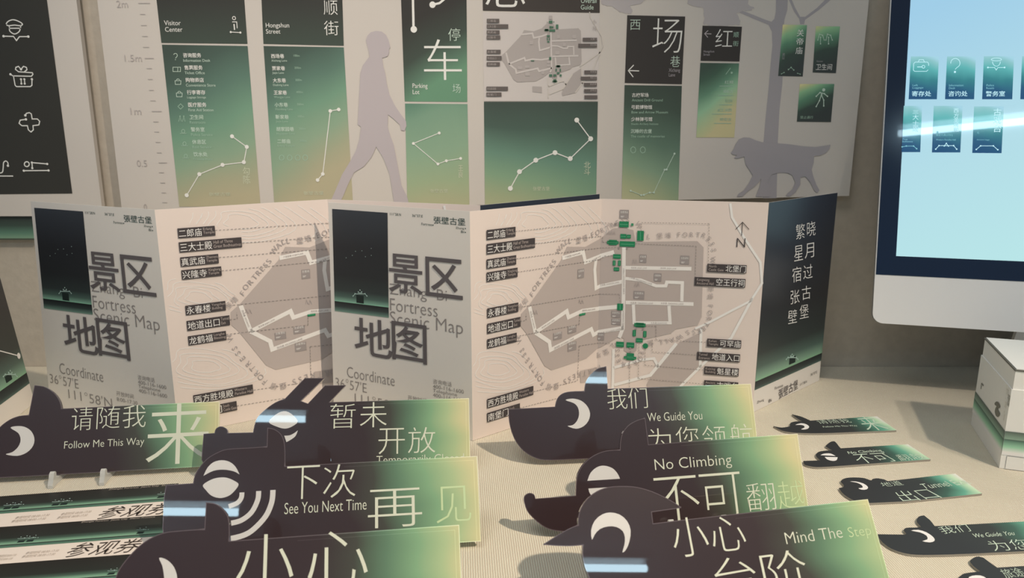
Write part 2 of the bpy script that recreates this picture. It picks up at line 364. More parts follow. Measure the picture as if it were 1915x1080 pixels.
INFOS = [(1167.5, 400, 17, 16), (1202.5, 483, 13, 15), (1280.5, 485.6, 17, 16), (1230, 518, 14, 15), (1195, 551, 20, 15), (1152, 587, 17, 12), (1152, 601, 17, 11), (1123, 628.5, 14, 14), (1085.4, 511, 12, 17), (1042, 627.6, 16, 13), (1069, 616, 16, 12), (1069, 647, 16, 16)]
DASHES = [[(963, 432), (1120, 415.5), (1150, 418)], [(1000, 455), (1121, 441), (1127, 443), (1127, 452), (1137, 452)], [(965, 483), (1121, 463), (1158, 462)], [(967, 508), (1121, 485), (1131, 478), (1146, 478)], [(968, 574), (1121, 549), (1158, 549.5), (1160, 566)], [(972, 600), (983, 598), (983, 586)], [(965, 628), (1082, 606), (1083, 590)], [(997, 731), (1079, 711), (1082, 646), (1121, 640), (1150, 642)], [(971, 762), (1075, 735)],
    [(1199, 432), (1199.6, 415.6), (1326, 418), (1324.5, 492)], [(1188, 455), (1302, 459.6), (1300, 518)], [(1207, 608.8), (1227, 608.8), (1226.7, 634.5), (1321.7, 639)], [(1219.6, 634.5), (1219.6, 657), (1303, 663)], [(1206.6, 652), (1206, 682), (1316.4, 690.8)], [(1195, 641.5), (1193.6, 706.6), (1316, 717)], [(1177.4, 675), (1177, 735)]]
STREET_TEXT = [('王家巷  WANGJIA LANE', 1140, 530, 1160, 526.5), ('贾家巷 JIAJIA LANE', 1024, 605, 1050, 587.5), ('贾家巷 JIAJIA LANE', 1100, 579, 1118, 576.5), ('西场巷 XICHANG LANE', 1054, 641, 1090, 622), ('西场巷 XICHANG LANE', 1140, 618.5, 1160, 614), ('靳家巷  JINJIA LANE', 1195, 500.4, 1240, 501), ('靳家巷  JINJIA LANE', 1250, 501.2, 1290, 502), ('大东巷  DADONG LANE', 1200, 565.7, 1240, 566.6), ('大东巷  DADONG LANE', 1257, 566.8, 1290, 567.7), ('大东巷 DADONG', 1232, 603, 1250, 603), ('小东巷 XIAODONG LANE', 1198, 523.6, 1225, 532), ('户家园巷 HUJIAYUAN', 1070, 476.6, 1088, 471.4), ('二郎庙巷 HUJIA LANE', 1118, 480.5, 1140, 473), ('红顺街 HONGSHUN STREET', 1166.6, 525, 1166.2, 480), ('红顺街 HONGSHUN STREET', 1165.6, 590, 1166, 560), ('西场巷 XICHANG', 995, 597, 1000, 618)]

def clip(poly, k, keep_low):
    out = []; n = len(poly)
    for i in range(n):
        a, b = poly[i], poly[(i + 1) % n]; ia = a[0] <= k if keep_low else a[0] >= k; ib = b[0] <= k if keep_low else b[0] >= k
        if ia: out.append(a)
        if ia != ib:
            t = (k - a[0]) / (b[0] - a[0]); out.append((k, a[1] + (b[1] - a[1]) * t))
    return out
class MapInk(Ink):
    """the map sheet runs over two panels (U 0..2); draws on a folded pair or, halved, on a single flat panel"""
    def __init__(s, ref, targets, lift=0.0003):
        s.ref = ref; s.tg = targets; s.base = lift; s.mbs = [MB() for _ in targets]
        s.size = np.array([targets[0].W, targets[0].H]) if len(targets) == 2 else np.array([targets[0].W / 2, targets[0].H])
    def uv(s, q):
        if len(q) == 3: return q[1:]
        u, v = s.ref[0].uv(*q)
        if u <= 1: return u, v
        u2, v2 = s.ref[1].uv(*q); return 1 + u2, v2
    def put(s, k, uvs, faces, m, z):
        p = s.tg[k]; s.mbs[k].add([p.pt(u, v, s.base + z * 0.00013) for u, v in uvs], faces, m, [tuple(q) for q in uvs])
    def emit(s, uvs, m, z=0):
        if len(s.tg) == 1: s.put(0, [(u / 2, v) for u, v in uvs], [list(range(len(uvs)))], m, z); return
        for k in (0, 1):
            c = clip([tuple(q) for q in uvs], 1, k == 0)
            if len(c) > 2: s.put(k, [(u - k, v) for u, v in c], [list(range(len(c)))], m, z)
    def emit_faces(s, uvs, faces, m, z=0):
        if len(s.tg) == 1: s.put(0, [(u / 2, v) for u, v in uvs], faces, m, z); return
        k = 0 if np.mean([q[0] for q in uvs]) < 1 else 1
        s.put(k, [(u - k, v) for u, v in uvs], faces, m, z)
def draw_map(I, grey, road, path, info, green, gline, dash, let, title, fine=True):
    if fine:
        rnd = random.Random(3)
        for (cx, cy, r0, n, st) in ((1000, 415, 18, 5, 9), (930, 560, 14, 7, 8), (930, 690, 16, 6, 9), (1010, 420, 66, 3, 10)):
            for k in range(n):
                r = r0 + k * st; ph = rnd.random() * 2
                pts = [(cx + 1.25 * r * (1 + .13 * math.sin(3 * a + ph) + .07 * math.sin(5 * a)) * math.cos(a), cy + .8 * r * (1 + .12 * math.sin(2 * a + ph)) * math.sin(a)) for a in [2 * math.pi * i / 40 for i in range(41)]]
                seg = []
                for q in pts + [(-999, 0)]:
                    x, y = q; top = 402 - (x - 879) * 0.095; bot = 815 - (x - 879) * .33
                    inside = 884 < x < 1135 and top < y < bot and not (x > 985 + max(0, (540 - y)) * .55 and 455 < y < 690) and not (905 < x < 1000 and (425 < y < 530 or 575 < y < 655))
                    if inside: seg.append(q)
                    else:
                        if len(seg) > 2: I.stroke(seg, 0.9, path, 0)
                        seg = []
    I.poly(FORT, grey, 1); I.poly(LAKE, grey, 1); I.poly(LOT, grey, 1)
    for p, w in ROADS: I.stroke(p, w, path, 2)
    for p, w in STREETS: I.stroke(p, w, road, 3)
    for x, y, a, b in INFOS:
        I.crect(x, y, a, b, info, 4)
        if fine:
            I.tb('古堡遗址'[:3 + int(a > 13)], x - a * .42, y - b * .12, x + a * .42, 4, title, 0.0, 5); I.quad(x - a * .4, y + b * .25, x, .7, path, 5); I.quad(x - a * .4, y + b * .36, x - a * .1, .7, path, 5)
    if fine:
        for d in DASHES: I.dash(d, 0.85, dash, 6)
    for x, y, a, b in GREENS:
        I.crect(x, y, a, b, green, 7)
        if fine:
            (I.quad(x - a * .42, y + .4, x + a * .42, .8, gline, 8) if a >= b else I.stroke([(x, y - b * .42), (x, y + b * .42)], .8, gline, 8))
    I.dot(1207, 645.8, 5.3, green, 7, 8)
    for x, y in ((1158.3, 463.3), (1173, 463.8), (1189.5, 613.8), (1202.8, 614.3), (1179, 650), (1178.8, 657.5)): I.dot(x, y, 1.7, info, 8, 8)
    I.crect(1151.3, 418.7, 4.4, 4.6, dash, 7)
    for run in WALL_TEXT if fine else []:
        for i, (c, x, y) in enumerate(run):
            a = run[max(0, i - 1)]; b = run[min(len(run) - 1, i + 1)]; d = (b[1] - a[1], b[2] - a[2])
            I.spin(c, x, y, 10.5 if ord(c) > 255 else 8.6, (x + d[0], y + d[1]), let, 0.0, 6)
    for t, x, y, x1, y1 in STREET_TEXT if fine else []: I.spin(t, x, y, 3.6, (x + (x1 - x), y + (y1 - y)), let, 0.0, 6)
    if fine:
        for x, y in ((1000, 583), (1086, 563), (1137, 434), (1147, 434), (1192, 531), (1188, 488)):
            for k in (-3, 2): I.stroke([(x + k - 2, y + 4), (x + k, y - 4), (x + k + 2, y + 4)], .8, let, 6)

# ------------------------------------------------------------------ folding maps
HL = 0.25
def crease(px, py, dx=0.0, dy=0.0):
    t = at_z(px, py, HL); return t, np.array([t[0] + dx, t[1] + dy, T + 0.0004])
def slide(c, to, d):                        # moves a foot of the sheet along its own panel, which stays flat
    e = to[0] - c[0]; e[2] = 0; e = e / np.linalg.norm(e); return c[0], c[1] - e * d
def panel_of(a, b): return Panel(a[1], b[1], b[0], a[0])
B = [crease(614, 378), crease(878.5, 395), crease(1125, 371.5), crease(1438, 378.5), crease(1566, 360)]
A = [crease(57, 376), crease(289, 392), crease(612, 372.5), crease(898, 383.5), crease(1121, 362.5)]
B[0] = slide(B[0], B[1], .009); A[0] = slide(A[0], A[1], .018)
PB = [panel_of(B[i], B[i + 1]) for i in range(4)]
PA = [panel_of(A[i], A[i + 1]) for i in range(4)]
NIGHT = [(0.0, (124, 168, 136)), (0.02, (106, 136, 114)), (0.06, (68, 86, 75)), (0.13, (44, 50, 47)), (0.3, (36, 37, 37)), (0.6, (36, 36, 37)), (1.0, (50, 52, 55))]
nightm = grad('print_night_sky', NIGHT, (0, 0, 1), irr=IL, rough=0.45, spec=0.4)
BANDM = grad('print_night_band', [(0, (108, 132, 112)), (0.15, (84, 106, 92)), (0.5, (46, 54, 50)), (0.9, (30, 32, 32)), (1, (30, 32, 32))], (0, 0, 1), irr=IL, rough=0.45, spec=0.4)
BACKM = grad('print_back_cover', [(0, (122, 158, 122)), (0.03, (108, 132, 110)), (0.08, (70, 86, 75)), (0.16, (48, 52, 48)), (0.4, (42, 41, 41)), (1.0, (44, 48, 56))], (0, 0, 1), irr=IL, rough=0.3, spec=0.5)
STAR = mat('ink_star', alb((158, 176, 160), IL), 0.6)
GATE = mat('ink_gate', alb((26, 36, 32), IL), 0.6)
LABELS_L = [('二郎庙', 'Erlang\nTemple', 909, 448.3, 962.7, 18.7, .66), ('三大士殿', 'Hall of Three\nGreat Bodhisattvas', 909, 475.3, 999, 19.5, .54), ('真武庙', 'Zhenwu\nTemple', 909, 502.3, 964, 18, .66), ('兴隆寺', 'Xinglong\nTemple', 909, 526.7, 966.6, 18, .65), ('永春楼', 'Yongchun\nBuilding', 910, 594, 968, 18, .64), ('地道出口', 'Tunnel\nExit', 910, 623.5, 972, 19, .78), ('龙鹤福', 'Longhe\nBlessing', 910, 651, 965, 17.5, .66), ('西方胜境殿', 'Western\nParadise Hall', 910, 762.5, 996, 17.5, .68), ('南堡门', 'South\nCastle Gate', 910, 788.6, 971, 17.5, .66)]
LABELS_R = [('北堡门', 'North\nCastle Gate', 1322, 507.5, 1395.6, 15.2, .42), ('空王行祠', 'Kongwang\nAncestral Hall', 1298.5, 533, 1393.4, 16, .38), ('可罕庙', 'Kehan\nTemple', 1321.7, 647, 1385.5, 15.2, .33), ('地道入口', 'Tunnel\nEntrance', 1303, 671.6, 1383.4, 15, .3), ('魁星楼', 'Kuixing\nBuilding', 1316.4, 698.6, 1381, 15, .33), ('古戏台', 'Ancient\nStage', 1316, 724.5, 1380, 15, .33)]
def gate(I, x, y, w, m, dk, z=0):
    """small gatehouse: eaves line with dots, turret, dark gateway under it"""
    h = w * .5
    I.quad(x - w * .26, y + h * 1.25, x + w * .26, h * 1.1, dk, z)
    I.stroke([(x - w * .5, y + h * .3), (x - w * .36, y), (x + w * .36, y), (x + w * .5, y + h * .3)], 1.0, m, z + 1)
    for k in ((-.5, .3), (-.36, -.05), (.36, -.05), (.5, .3), (-.12, -.3), (.12, -.3), (0, -.55)): I.dot(x + w * k[0], y + h * k[1], 1.1, m, z + 2, 8)
    I.stroke([(x - w * .14, y - h * .15), (x + w * .14, y - h * .15)], .9, m, z + 1)
def brand(I, x, y, k, m):
    pass
def folding_map(C, P, label, stretch):
    base = np.mean([c[1] for c in C], axis=0); base[2] = T
    root = thing('folding_map', base, label, 'map', 'scenic maps folded open on the table')
    def sheet(p, name, lab, m=PAPER, back=PAPEDGE, light_edge=True):
        w = MB(); w.slab(p, 0.0006, m, back); return w.build(name, root, lab)
    # cover
    c = sheet(P[0], 'cover_panel', 'white cover panel with big grey title')
    R0 = PB[0]
    sky = P[0].sub if False else None
    def subp(bl, br, tr, tl, lift=0.0): return Panel(*[P[0].pt(*R0.uv(*q), lift) for q in (bl, br, tr, tl)])
    def subref(bl, br, tr, tl): return Panel(*[R0.px(*q) for q in (bl, br, tr, tl)])
    I = Ink(P[0], R0)
    q_n = ((625.5, 568), (727, 587), (725, 397.7), (621.4, 390.3)); q_n = ((626, 562.2), (727, 574.5), (725, 397.7), (621.4, 390.3))
    q_b = ((626.4, 580.8), (727.5, 593.6), (727, 574.5), (626, 562.2))
    w = MB(); pn = subp(*q_n, lift=.0003); w.add(pn.c, [(0, 1, 2, 3)], nightm, [(0, 0), (1, 0), (1, 1), (0, 1)])
    pb_ = subp(*q_b, lift=.0003); w.add(pb_.c, [(0, 1, 2, 3)], BANDM, [(0, 0), (1, 0), (1, 1), (0, 1)])
    J = Ink(P[0], R0, .0005); J.mb = w
    gate(J, 674, 549, 26, STAR, GATE)
    for x, y in ((648, 481.5), (659.5, 477), (665.5, 469.5), (677.5, 468.5), (684, 479.5), (695, 464), (695, 477)): J.dot(x, y, .7, STAR, 1, 6)
    J.build('night_picture', c, 'tall dark picture of a gatehouse at night')
    J = Ink(P[0], R0, .0003)
    J.tb('Zhang  Bi', 729.5, 555.5, 836, 26, INKGREY, -.012); J.cut(); J.tb('Fortress', 730, 580, 818.5, 23, INKGREY, -.012); J.cut(); J.tb('Scenic Map', 730, 612, 866, 31, INKGREY, -.012)
    J.build('english_title', c)
    J = Ink(P[0], R0, .0006)
    for ch, x0, yb, x1, h in (('景', 727.5, 544.5, 791, 72), ('区', 797, 552, 866, 73), ('地', 664, 660, 734, 69), ('图', 734, 670.5, 799, 71.5)): J.cut(); J.tb(ch, x0, yb, x1, h, INKTITLE, .008)
    J.build('title_lettering', c, 'large dark grey title characters')
    J = Ink(P[0], R0, .0003)
    J.tb('111°58.N', 729.5, 402, 750, 5, INKGREEN); J.cut(); J.tb('36°37.E', 771, 405, 791, 5, INKGREEN); J.cut()
    J.tb('張壁古堡', 811.5, 417.5, 870.5, 13.5, INKGREEN, .002); J.tb('Fortress', 788.5, 420.6, 808, 4.6, INKGREEN); J.tb('Zhang', 852.5, 428.5, 868, 5, INKGREEN); J.tb('Bi', 862.5, 435, 868, 4.4, INKGREEN)
    for x, y in ((810, 420.5), (870.5, 427), (870.5, 434.2)): J.dot(x, y, 1.1, INKGREEN)
    J.cut(); J.tb('Coordinate', 649.4, 704.5, 738, 20, INKGREY, -.012); J.cut(); J.tb("36°57'E", 628, 722.5, 686, 18, INKGREY, -.012); J.cut(); J.tb("111°58'N", 664, 752, 752, 18, INKGREY, -.012)
    J.cut(); J.tb('咨询电话', 810, 716.5, 845, 9, INKGREY, -.005); J.tb('400-116-1600', 810, 724.8, 867.5, 7, INKGREY, -.005); J.tb('Telephone', 810, 734, 855, 8, INKGREY, -.005); J.tb('400-116-1600', 810, 741, 867.5, 7, INKGREY, -.005)
    J.cut(); J.tb('开放时间', 763, 747, 798, 9, INKGREY, -.005); J.tb('8:00-17:30', 763, 757, 805, 7, INKGREY, -.005)
    J.build('small_print', c)
    # map spread over two panels
    ml = sheet(P[1], 'map_panel', 'left half of the printed map', MAPPAPER); mr = sheet(P[2], 'map_panel', 'right half of the printed map', MAPPAPER)
    M = MapInk((PB[1], PB[2]), (P[1], P[2])); draw_map(M, MAPGREY, MAPROAD, MAPPATH, MAPINFO, MAPGREEN, MAPGLINE, INKGREY, MAPLET, CREAM)
    M.mbs[0].build('map_print', ml); M.mbs[1].build('map_print', mr)
    for (cn, en, x0, yb, x1, h, f) in LABELS_L:
        J = Ink(P[1], PB[1], .0013); w_ = x1 - x0; J.quad(x0, yb, x1, h, INKB)
        s = (J.uv((x1, yb))[1] - J.uv((x0, yb))[1])
        J.tb(cn, x0 + 1.2, yb - 1.6, x0 + w_ * f - 1, h * .80, CREAM, 0, 1); xm = x0 + w_ * f + 1
        u0, v0 = J.uv((x0, yb)); um = J.uv((xm, yb))[0]; ue = J.uv((x1 - 1, yb))[0]; hv = J.uv((x0, yb - h))[1] - v0
        J.text(en, ('uv', um, v0 + hv * .16), ('uv', ue, v0 + hv * .16), ('uv', um, v0 + hv * .88), MAPGREY, -.004, 1)
        J.build('place_label', ml)
    for (cn, en, x0, yb, x1, h, f) in LABELS_R:
        J = Ink(P[2], PB[2], .0013); J.quad(x0, yb, x1, h, INKB)
        u0, v0 = J.uv((x0, yb)); u1 = J.uv((x1, yb))[0]; hv = J.uv((x0, yb - h))[1] - v0; g = lambda a, b: ('uv', u0 + (u1 - u0) * a, v0 + hv * b)
        J.text(cn, g(f + .05, .1), g(.985, .1), g(f + .05, .92), CREAM, 0, 1); J.text(en, g(.04, .14), g(f, .14), g(.04, .88), MAPGREY, -.004, 1)
        J.build('place_label', mr)
    J = Ink(P[2], PB[2], .0008); J.stroke([(1388.5, 416), (1386.8, 440)], 1.2, INKB); J.stroke([(1375.5, 428.6), (1388.5, 415), (1400.8, 428.6)], 1.2, INKB); J.tb('N', 1377, 461.5, 1393, 17, INKB, -.012)
    J.build('north_arrow', mr)
    # back cover
    bk = sheet(P[3], 'back_panel', 'dark night sky back panel with a white foot', PAPER)
    Pm = P[3]
    J = Ink(Pm, PB[3], .0003); g = lambda a, b: ('uv', a, b)
    ps = Panel(Pm.pt(0, .155, .0003), Pm.pt(1, .155, .0003), Pm.pt(1, 1, .0003), Pm.pt(0, 1, .0003)); J.mb.add(ps.c, [(0, 1, 2, 3)], BACKM, [(0, 0), (1, 0), (1, 1), (0, 1)])
    pd = Panel(Pm.pt(0, .112, .0003), Pm.pt(1, .112, .0003), Pm.pt(1, .155, .0003), Pm.pt(0, .155, .0003)); J.mb.add(pd.c, [(0, 1, 2, 3)], BANDM, [(0, .3), (1, .3), (1, .95), (0, .95)])
    gate(J, 1480.5, 668, 22, STAR, GATE, 1)
    J.build('night_picture', bk)
    if stretch:
        J = Ink(Pm, PB[3], .0007); zc = lambda x, y: (1380 + x * .398, 350 + y * .398)
        for ch, x0, y0, x1, y1 in (('晓', 322, 155, 362, 232), ('月', 312, 257, 355, 335), ('过', 305, 357, 348, 432), ('古', 298, 457, 340, 530), ('堡', 288, 545, 330, 618), ('繁', 270, 167, 312, 246), ('星', 262, 268, 303, 348), ('宿', 253, 368, 295, 448), ('张', 245, 477, 287, 550), ('壁', 233, 570, 275, 642)):
            sk = (x1 - x0) * .35
            J.cut(); J.text(ch, zc(x0, y1), zc(x1, y1 - sk * .6), zc(x0, y0 + sk * .6), CREAM, -.008)
        J.build('poem_lettering', bk, 'ten thin cream characters in two columns')
        J = Ink(Pm, PB[3], .0007)
        for t, x0, y0, x1, sl, h in (('張壁古堡', 190, 995, 280, -50, 46), ('Zhang', 88, 1018, 120, -14, 14), ('Bi', 143, 1010, 156, -6, 14), ('Fortress', 172, 950, 210, -16, 13), ('111°58.N', 290, 932, 322, -16, 12), ('36°37.E', 340, 886, 370, -15, 12)): J.cut(); J.text(t, zc(x0, y0), zc(x1, y0 + sl), zc(x0, y0 - h), INKB)
        J.build('small_print', bk)
    return root
folding_map(B, PB, 'folded scenic map standing in front, its whole spread and dark poem panel in view', True)
folding_map(A, PA, 'folded scenic map at the left, partly covered by the front map', False)

# the third map at the left edge: only its dark back panel reaches the picture
c0 = np.array([-0.560, 0.690, T + .0004]); c1 = at_z(65, 752, 0.0004)
lt = np.array([-0.030, 0.0, HL])
PZ = Panel(c0, c1, c1 + lt, c0 + lt)
zroot = thing('folding_map', (*((c0 + c1) / 2)[:2], T), 'dark panel of a third map cut off by the left edge of the photo', 'map', 'scenic maps folded open on the table')
w = MB(); w.slab(PZ, .0006, PAPER, PAPEDGE); bk = w.build('back_panel', zroot)
J = Ink(PZ, None, .0003)
J.mb.add([PZ.pt(0, .155, .0003), PZ.pt(1, .155, .0003), PZ.pt(1, 1, .0003), PZ.pt(0, 1, .0003)], [(0, 1, 2, 3)], BACKM, [(0, 0), (1, 0), (1, 1), (0, 1)])
J.mb.add([PZ.pt(0, .10, .0003), PZ.pt(1, .10, .0003), PZ.pt(1, .155, .0003), PZ.pt(0, .155, .0003)], [(0, 1, 2, 3)], BANDM, [(0, .3), (1, .3), (1, .95), (0, .95)])
gate(J, 18, 700, 26, STAR, GATE, 1); J.build('night_picture', bk)
J = Ink(PZ, None, .0006); J.stroke([(-30, 648), (34, 665)], 1.6, CREAM); J.dot(34, 665, 4, CREAM, 1); J.build('constellation', bk)

# ------------------------------------------------------------------ board on the wall
YB = 0.99
def board_pt(x, y): return at_y(x, y, YB)
bl = at_y(227, 385, YB); brp = at_y(1588, 366, YB); x0 = bl[0]; x1 = brp[0]; zb = brp[2]; ztop = T + 0.66
PBD = Panel((x0, YB, zb), (x1, YB, zb), (x1, YB, ztop), (x0, YB, ztop))
rootb = thing('signage_board', ((x0 + x1) / 2, YB, zb), 'wide white wall board with green signs, walking man, tree and dog', 'display board')
w = MB(); dv = PBD.uv(227, 399)[1]; w.slab(PBD, 0.010, WHITE, None, ((0, dv), (1, 0), (1, 1), (0, 1))); backing = w.build('backing_board', rootb)
IRS = 0.42
SG = [(0, (158, 148, 120)), (0.10, (148, 145, 118)), (0.26, (124, 143, 118)), (0.46, (102, 132, 109)), (0.64, (82, 106, 92)), (0.82, (65, 80, 71)), (1, (58, 68, 61))]
def sign(quad_h, quad_b, gm, hm, lab):
    p = PBD.sub(*quad_b, lift=0.0004); w = MB(); w.add(p.c, [(0, 1, 2, 3)], gm, [(0, 0), (1, 0), (1, 1), (0, 1)]); o = w.build('sign_graphic', rootb, lab)
    if quad_h:
        p = PBD.sub(*quad_h, lift=0.0004); w = MB(); w.add(p.c, [(0, 1, 2, 3)], hm, [(0, 0), (1, 0), (1, 1), (0, 1)]); w.build('sign_header', o)
    return o
BI = lambda lift=.0007: Ink(PBD, None, lift)
HEAD = grad('print_sign_head', [(0, (58, 66, 58)), (.35, (50, 50, 46)), (1, (46, 43, 41))], (0, 0, 1), irr=IB)
# sign 1
s1 = sign(((302, 80), (463, 82), (447, -140), (277, -140)), ((335.5, 386), (487.5, 386), (463.2, 86), (303, 83.5)), grad('print_sign_visitor', SG, (0.03, -.14, 1.02, -.10), .16, 1.6, irr=IB), HEAD, 'green visitor centre sign with a list of services')
I = BI(); I.tb('Visitor\nCenter', 309, 59.5, 342, 21, BW); 
I.cut(); I.dot(438, 34, 3.6, BW, 0); I.dot(438, 34, 2.2, BD, 1); I.stroke([(434.5, 41), (443, 41), (444, 53)], 1.4, BW); I.stroke([(438, 45), (439, 56)], 2.2, BW); I.chain([(432, 60), (450, 61)], 1.3, 1.9, BW)
serv = [('咨询服务', 'Information Desk'), ('售票服务', 'Ticket Office'), ('购物商店', 'Convenience Store'), ('行李寄存', 'Luggage Storage'), ('医疗服务', 'First Aid Station'), ('卫生间', 'Restroom'), ('警务室', 'Police Service'), ('休息区', 'Rest Service'), ('饮水处', 'Drinking Water')]
for i, (cn, en) in enumerate(serv):
    I.cut(); x = 343 + 2.42 * i; yb = 107.6 + 23.1 * i
    I.tb(cn, x, yb, None, 8.6, BW if i < 5 else BWF, .012); I.tb(en, x + .5, yb + 8, None, 5.2, BWF if i < 5 else BWFF)
    cx = x - 14.5; cy = yb - 1; m = BWF if i < 4 else BWFF
    if i == 0: I.stroke(arc(cx, cy - 3, 3.6, 3.8, 160, -60, 8) + [(cx, cy + 2.5)], 1, m); I.dot(cx, cy + 5, .8, m)
    elif i == 1: I.stroke([(cx - 7, cy - 4), (cx + 7, cy - 4), (cx + 7, cy + 4), (cx - 7, cy + 4)], 1, m, closed=True); I.stroke([(cx + 2, cy - 4), (cx + 2, cy + 4)], 1, m)
    elif i in (2, 3): I.stroke([(cx - 5.5, cy - 2), (cx + 5.5, cy - 2), (cx + 5, cy + 5), (cx - 5, cy + 5)], 1, m, closed=True); I.stroke(arc(cx, cy - 2, 3, 3.4, 0, 180, 6), 1, m)
    elif i == 4: I.stroke([(cx - 5, cy), (cx, cy - 5), (cx + 5, cy), (cx, cy + 5)], 1, m, closed=True)
    elif i == 5:
        for k in (-3.5, 3.5): I.stroke([(cx + k - 2.5, cy + 5), (cx + k, cy - 4), (cx + k + 2.5, cy + 5)], 1, m); I.dot(cx + k, cy - 5, 1.2, m)
    else: I.stroke([(cx - 6, cy + 4), (cx + 6, cy + 4)], 1, m); I.stroke(arc(cx, cy, 3, 3.5, 0, 360, 10), 1, m)
I.cut(); I.text('勾\n陈', (455, 343), (468.5, 343), (454, 312), BWB); I.cut(); I.tb('张壁古堡', 392, 366, 432, 6.5, BWB)
I.build('lettering', s1)
I = BI(.0009); I.chain([(434.5, 254.7), (462, 274.5), (456.5, 303), (416.7, 308), (373.4, 325.3), (349.8, 364.7)], 1.6, 3.8, BW); I.build('constellation', s1)
# sign 2
s2 = sign(((492.8, 82), (643, 85.5), (636, -140), (483, -140)), ((513.5, 386), (660.5, 386), (643, 88.5), (493, 86)), grad('print_sign_street', SG, (0.06, -.42, .95, .10), .2, 1.5, irr=IB, seed=3.1), HEAD, 'green street sign listing eight lanes, left of the walking man')
I = BI(); I.tb('Hongshun\nStreet', 498, 63, 542, 20, BW); I.cut(); I.tb('顺', 606, 28, 632, 27, BW, -.008); I.cut(); I.tb('街', 607, 66, 634, 27, BW, -.008)
for i, (cn, en) in enumerate([('西场巷', 'Xichang Lane'), ('贾家巷', 'Jiajia Lane'), ('大东巷', 'Dadong Lane'), ('王家巷', 'Wangjia Lane'), ('小东巷', 'Xiaodong Lane'), ('靳家巷', 'Jinjia Lane'), ('胡家园巷', 'Hujiayuan Lane'), ('二郎庙', 'Erlang Temple')]):
    I.cut(); x = 507.5 + 1.65 * i; yb = 109 + 22.7 * i
    I.tb(cn, x, yb, None, 8.2, BW if i < 4 else BWF, .012); I.tb(en, x + .5, yb + 7.5, None, 5.2, BWF if i < 3 else BWFF); I.tb('%d00m' % (i % 5 + 1), x + 42, yb - 3, None, 4, BWFF)
I.cut()
for k, cx in enumerate((527, 542, 557, 571)): I.stroke(arc(cx, 294.5, 4.6, 5, 0, 360, 8 + k), 1.1, BWFF)
I.cut(); I.tb('张壁古堡', 568.6, 364, 606, 7, BWB); I.build('lettering', s2)
I = BI(.0009); I.chain([(633.7, 204.6), (618, 207.3), (604, 325), (594.3, 336.3)], 1.6, 3.4, BW); I.build('constellation', s2)
# sign 3
s3 = sign(((757, 189.5), (874, 190.5), (871.5, -140), (745, -140)), ((762, 388), (878, 388), (874.2, 194.5), (757.5, 193.5)), grad('print_sign_parking', [(0, (152, 150, 118)), (.2, (138, 150, 118)), (.5, (124, 146, 120)), (.85, (108, 134, 112)), (1, (86, 116, 98))], (0, -.1, 1), .2, 1.6, irr=IB), grad('print_sign_parking_head', [(0, (92, 126, 100)), (.1, (80, 104, 86)), (.25, (58, 66, 58)), (.5, (48, 46, 43)), (1, (46, 42, 40))], (.06, -.35, 1, .3), .12, 1.5, irr=IB), 'green parking sign right of the walking man')
I = BI(); I.stroke([(771.5, -40), (773.5, 54)], 4.5, BW); I.dot(774, 55, 6.2, BW, 1); I.cut(); I.dot(809, 9, 6, BW, 1); I.stroke([(809, 9), (822, 6), (833, -3), (838, -20)], 4, BW)
I.cut(); I.tb('停', 838.5, 76.5, 861, 23.5, BWF, -.008); I.cut(); I.tb('车', 793.5, 149.5, 864, 76, BW, -.013); I.cut(); I.tb('Parking\nLot', 772, 176, 800, 20, BW); I.cut(); I.tb('场', 846.5, 173.5, 861.5, 16.5, BWF, -.008)
I.cut(); I.text('王\n良', (857, 332), (866, 332), (857, 309), BWB); I.cut(); I.tb('张壁古堡', 805, 360, 838, 7, BWB); I.build('lettering', s3)
I = BI(.0009); I.chain([(821.5, 248.5), (773.3, 268), (819, 306.3), (834.8, 300.4), (861.5, 296)], 1.3, 2.7, BW); I.build('constellation', s3)
# sign 4
s4 = sign(((903, 20), (1121.5, 24), (1122, -140), (900, -140)), ((907, 388), (1114.5, 388), (1118, 190), (905, 190)), grad('print_sign_guide', [(0, (152, 150, 118)), (.12, (140, 146, 114)), (.3, (116, 140, 112)), (.5, (94, 122, 104)), (.72, (66, 82, 72)), (1, (56, 62, 57))], (0, .22, .92, -.2), .14, 1.6, irr=IB), grad('print_sign_flat', [(0, (58, 52, 48)), (1, (58, 52, 48))], (0, 0, 1), irr=IB), 'overall guide sign with a small fortress map above a green field')
PM = PBD.sub((905, 189), (1118.5, 189), (1121, 25), (903, 23), lift=.0004); w = MB(); w.add(PM.c, [(0, 1, 2, 3)], BMAP, [(0, 0), (1, 0), (1, 1), (0, 1)]); smp = w.build('map_sheet', s4) if False else None
PMC = PBD.sub((898, 191), (1128, 191), (1128, 21), (898, 21), lift=0.0005)
M = MapInk((PB[1], PB[2]), (PMC,), .0002); M.mbs[0].add(PM.c, [(0, 1, 2, 3)], BMAP, [(0, 0), (1, 0), (1, 1), (0, 1)])
draw_map(M, BMAPG, BMAP, WHITE, BTICK, BGRN, BGRN, BTICK, BTICK, WHITE, False)
for (cn, en, xa, yb, xb, h, f) in LABELS_L + LABELS_R + [('', '', 1316, 750, 1380, 15, .3)]:
    M.quad(xa, yb, xb, h, BLAB, 8)
    if cn: M.tb(cn, (xa + 3 if xa < 1100 else xb - 34), yb - 3.5, (xa + 40 if xa < 1100 else xb - 3), h * .6, BMAPG, 0, 9)
M.stroke([(1388, 418), (1388, 438)], 1.6, BTICK, 8); M.stroke([(1377, 429), (1388, 416), (1399, 429)], 1.6, BTICK, 8); M.tb('N', 1378, 461, 1394, 17, BTICK, 0, 8)
M.mbs[0].build('map_print', s4)
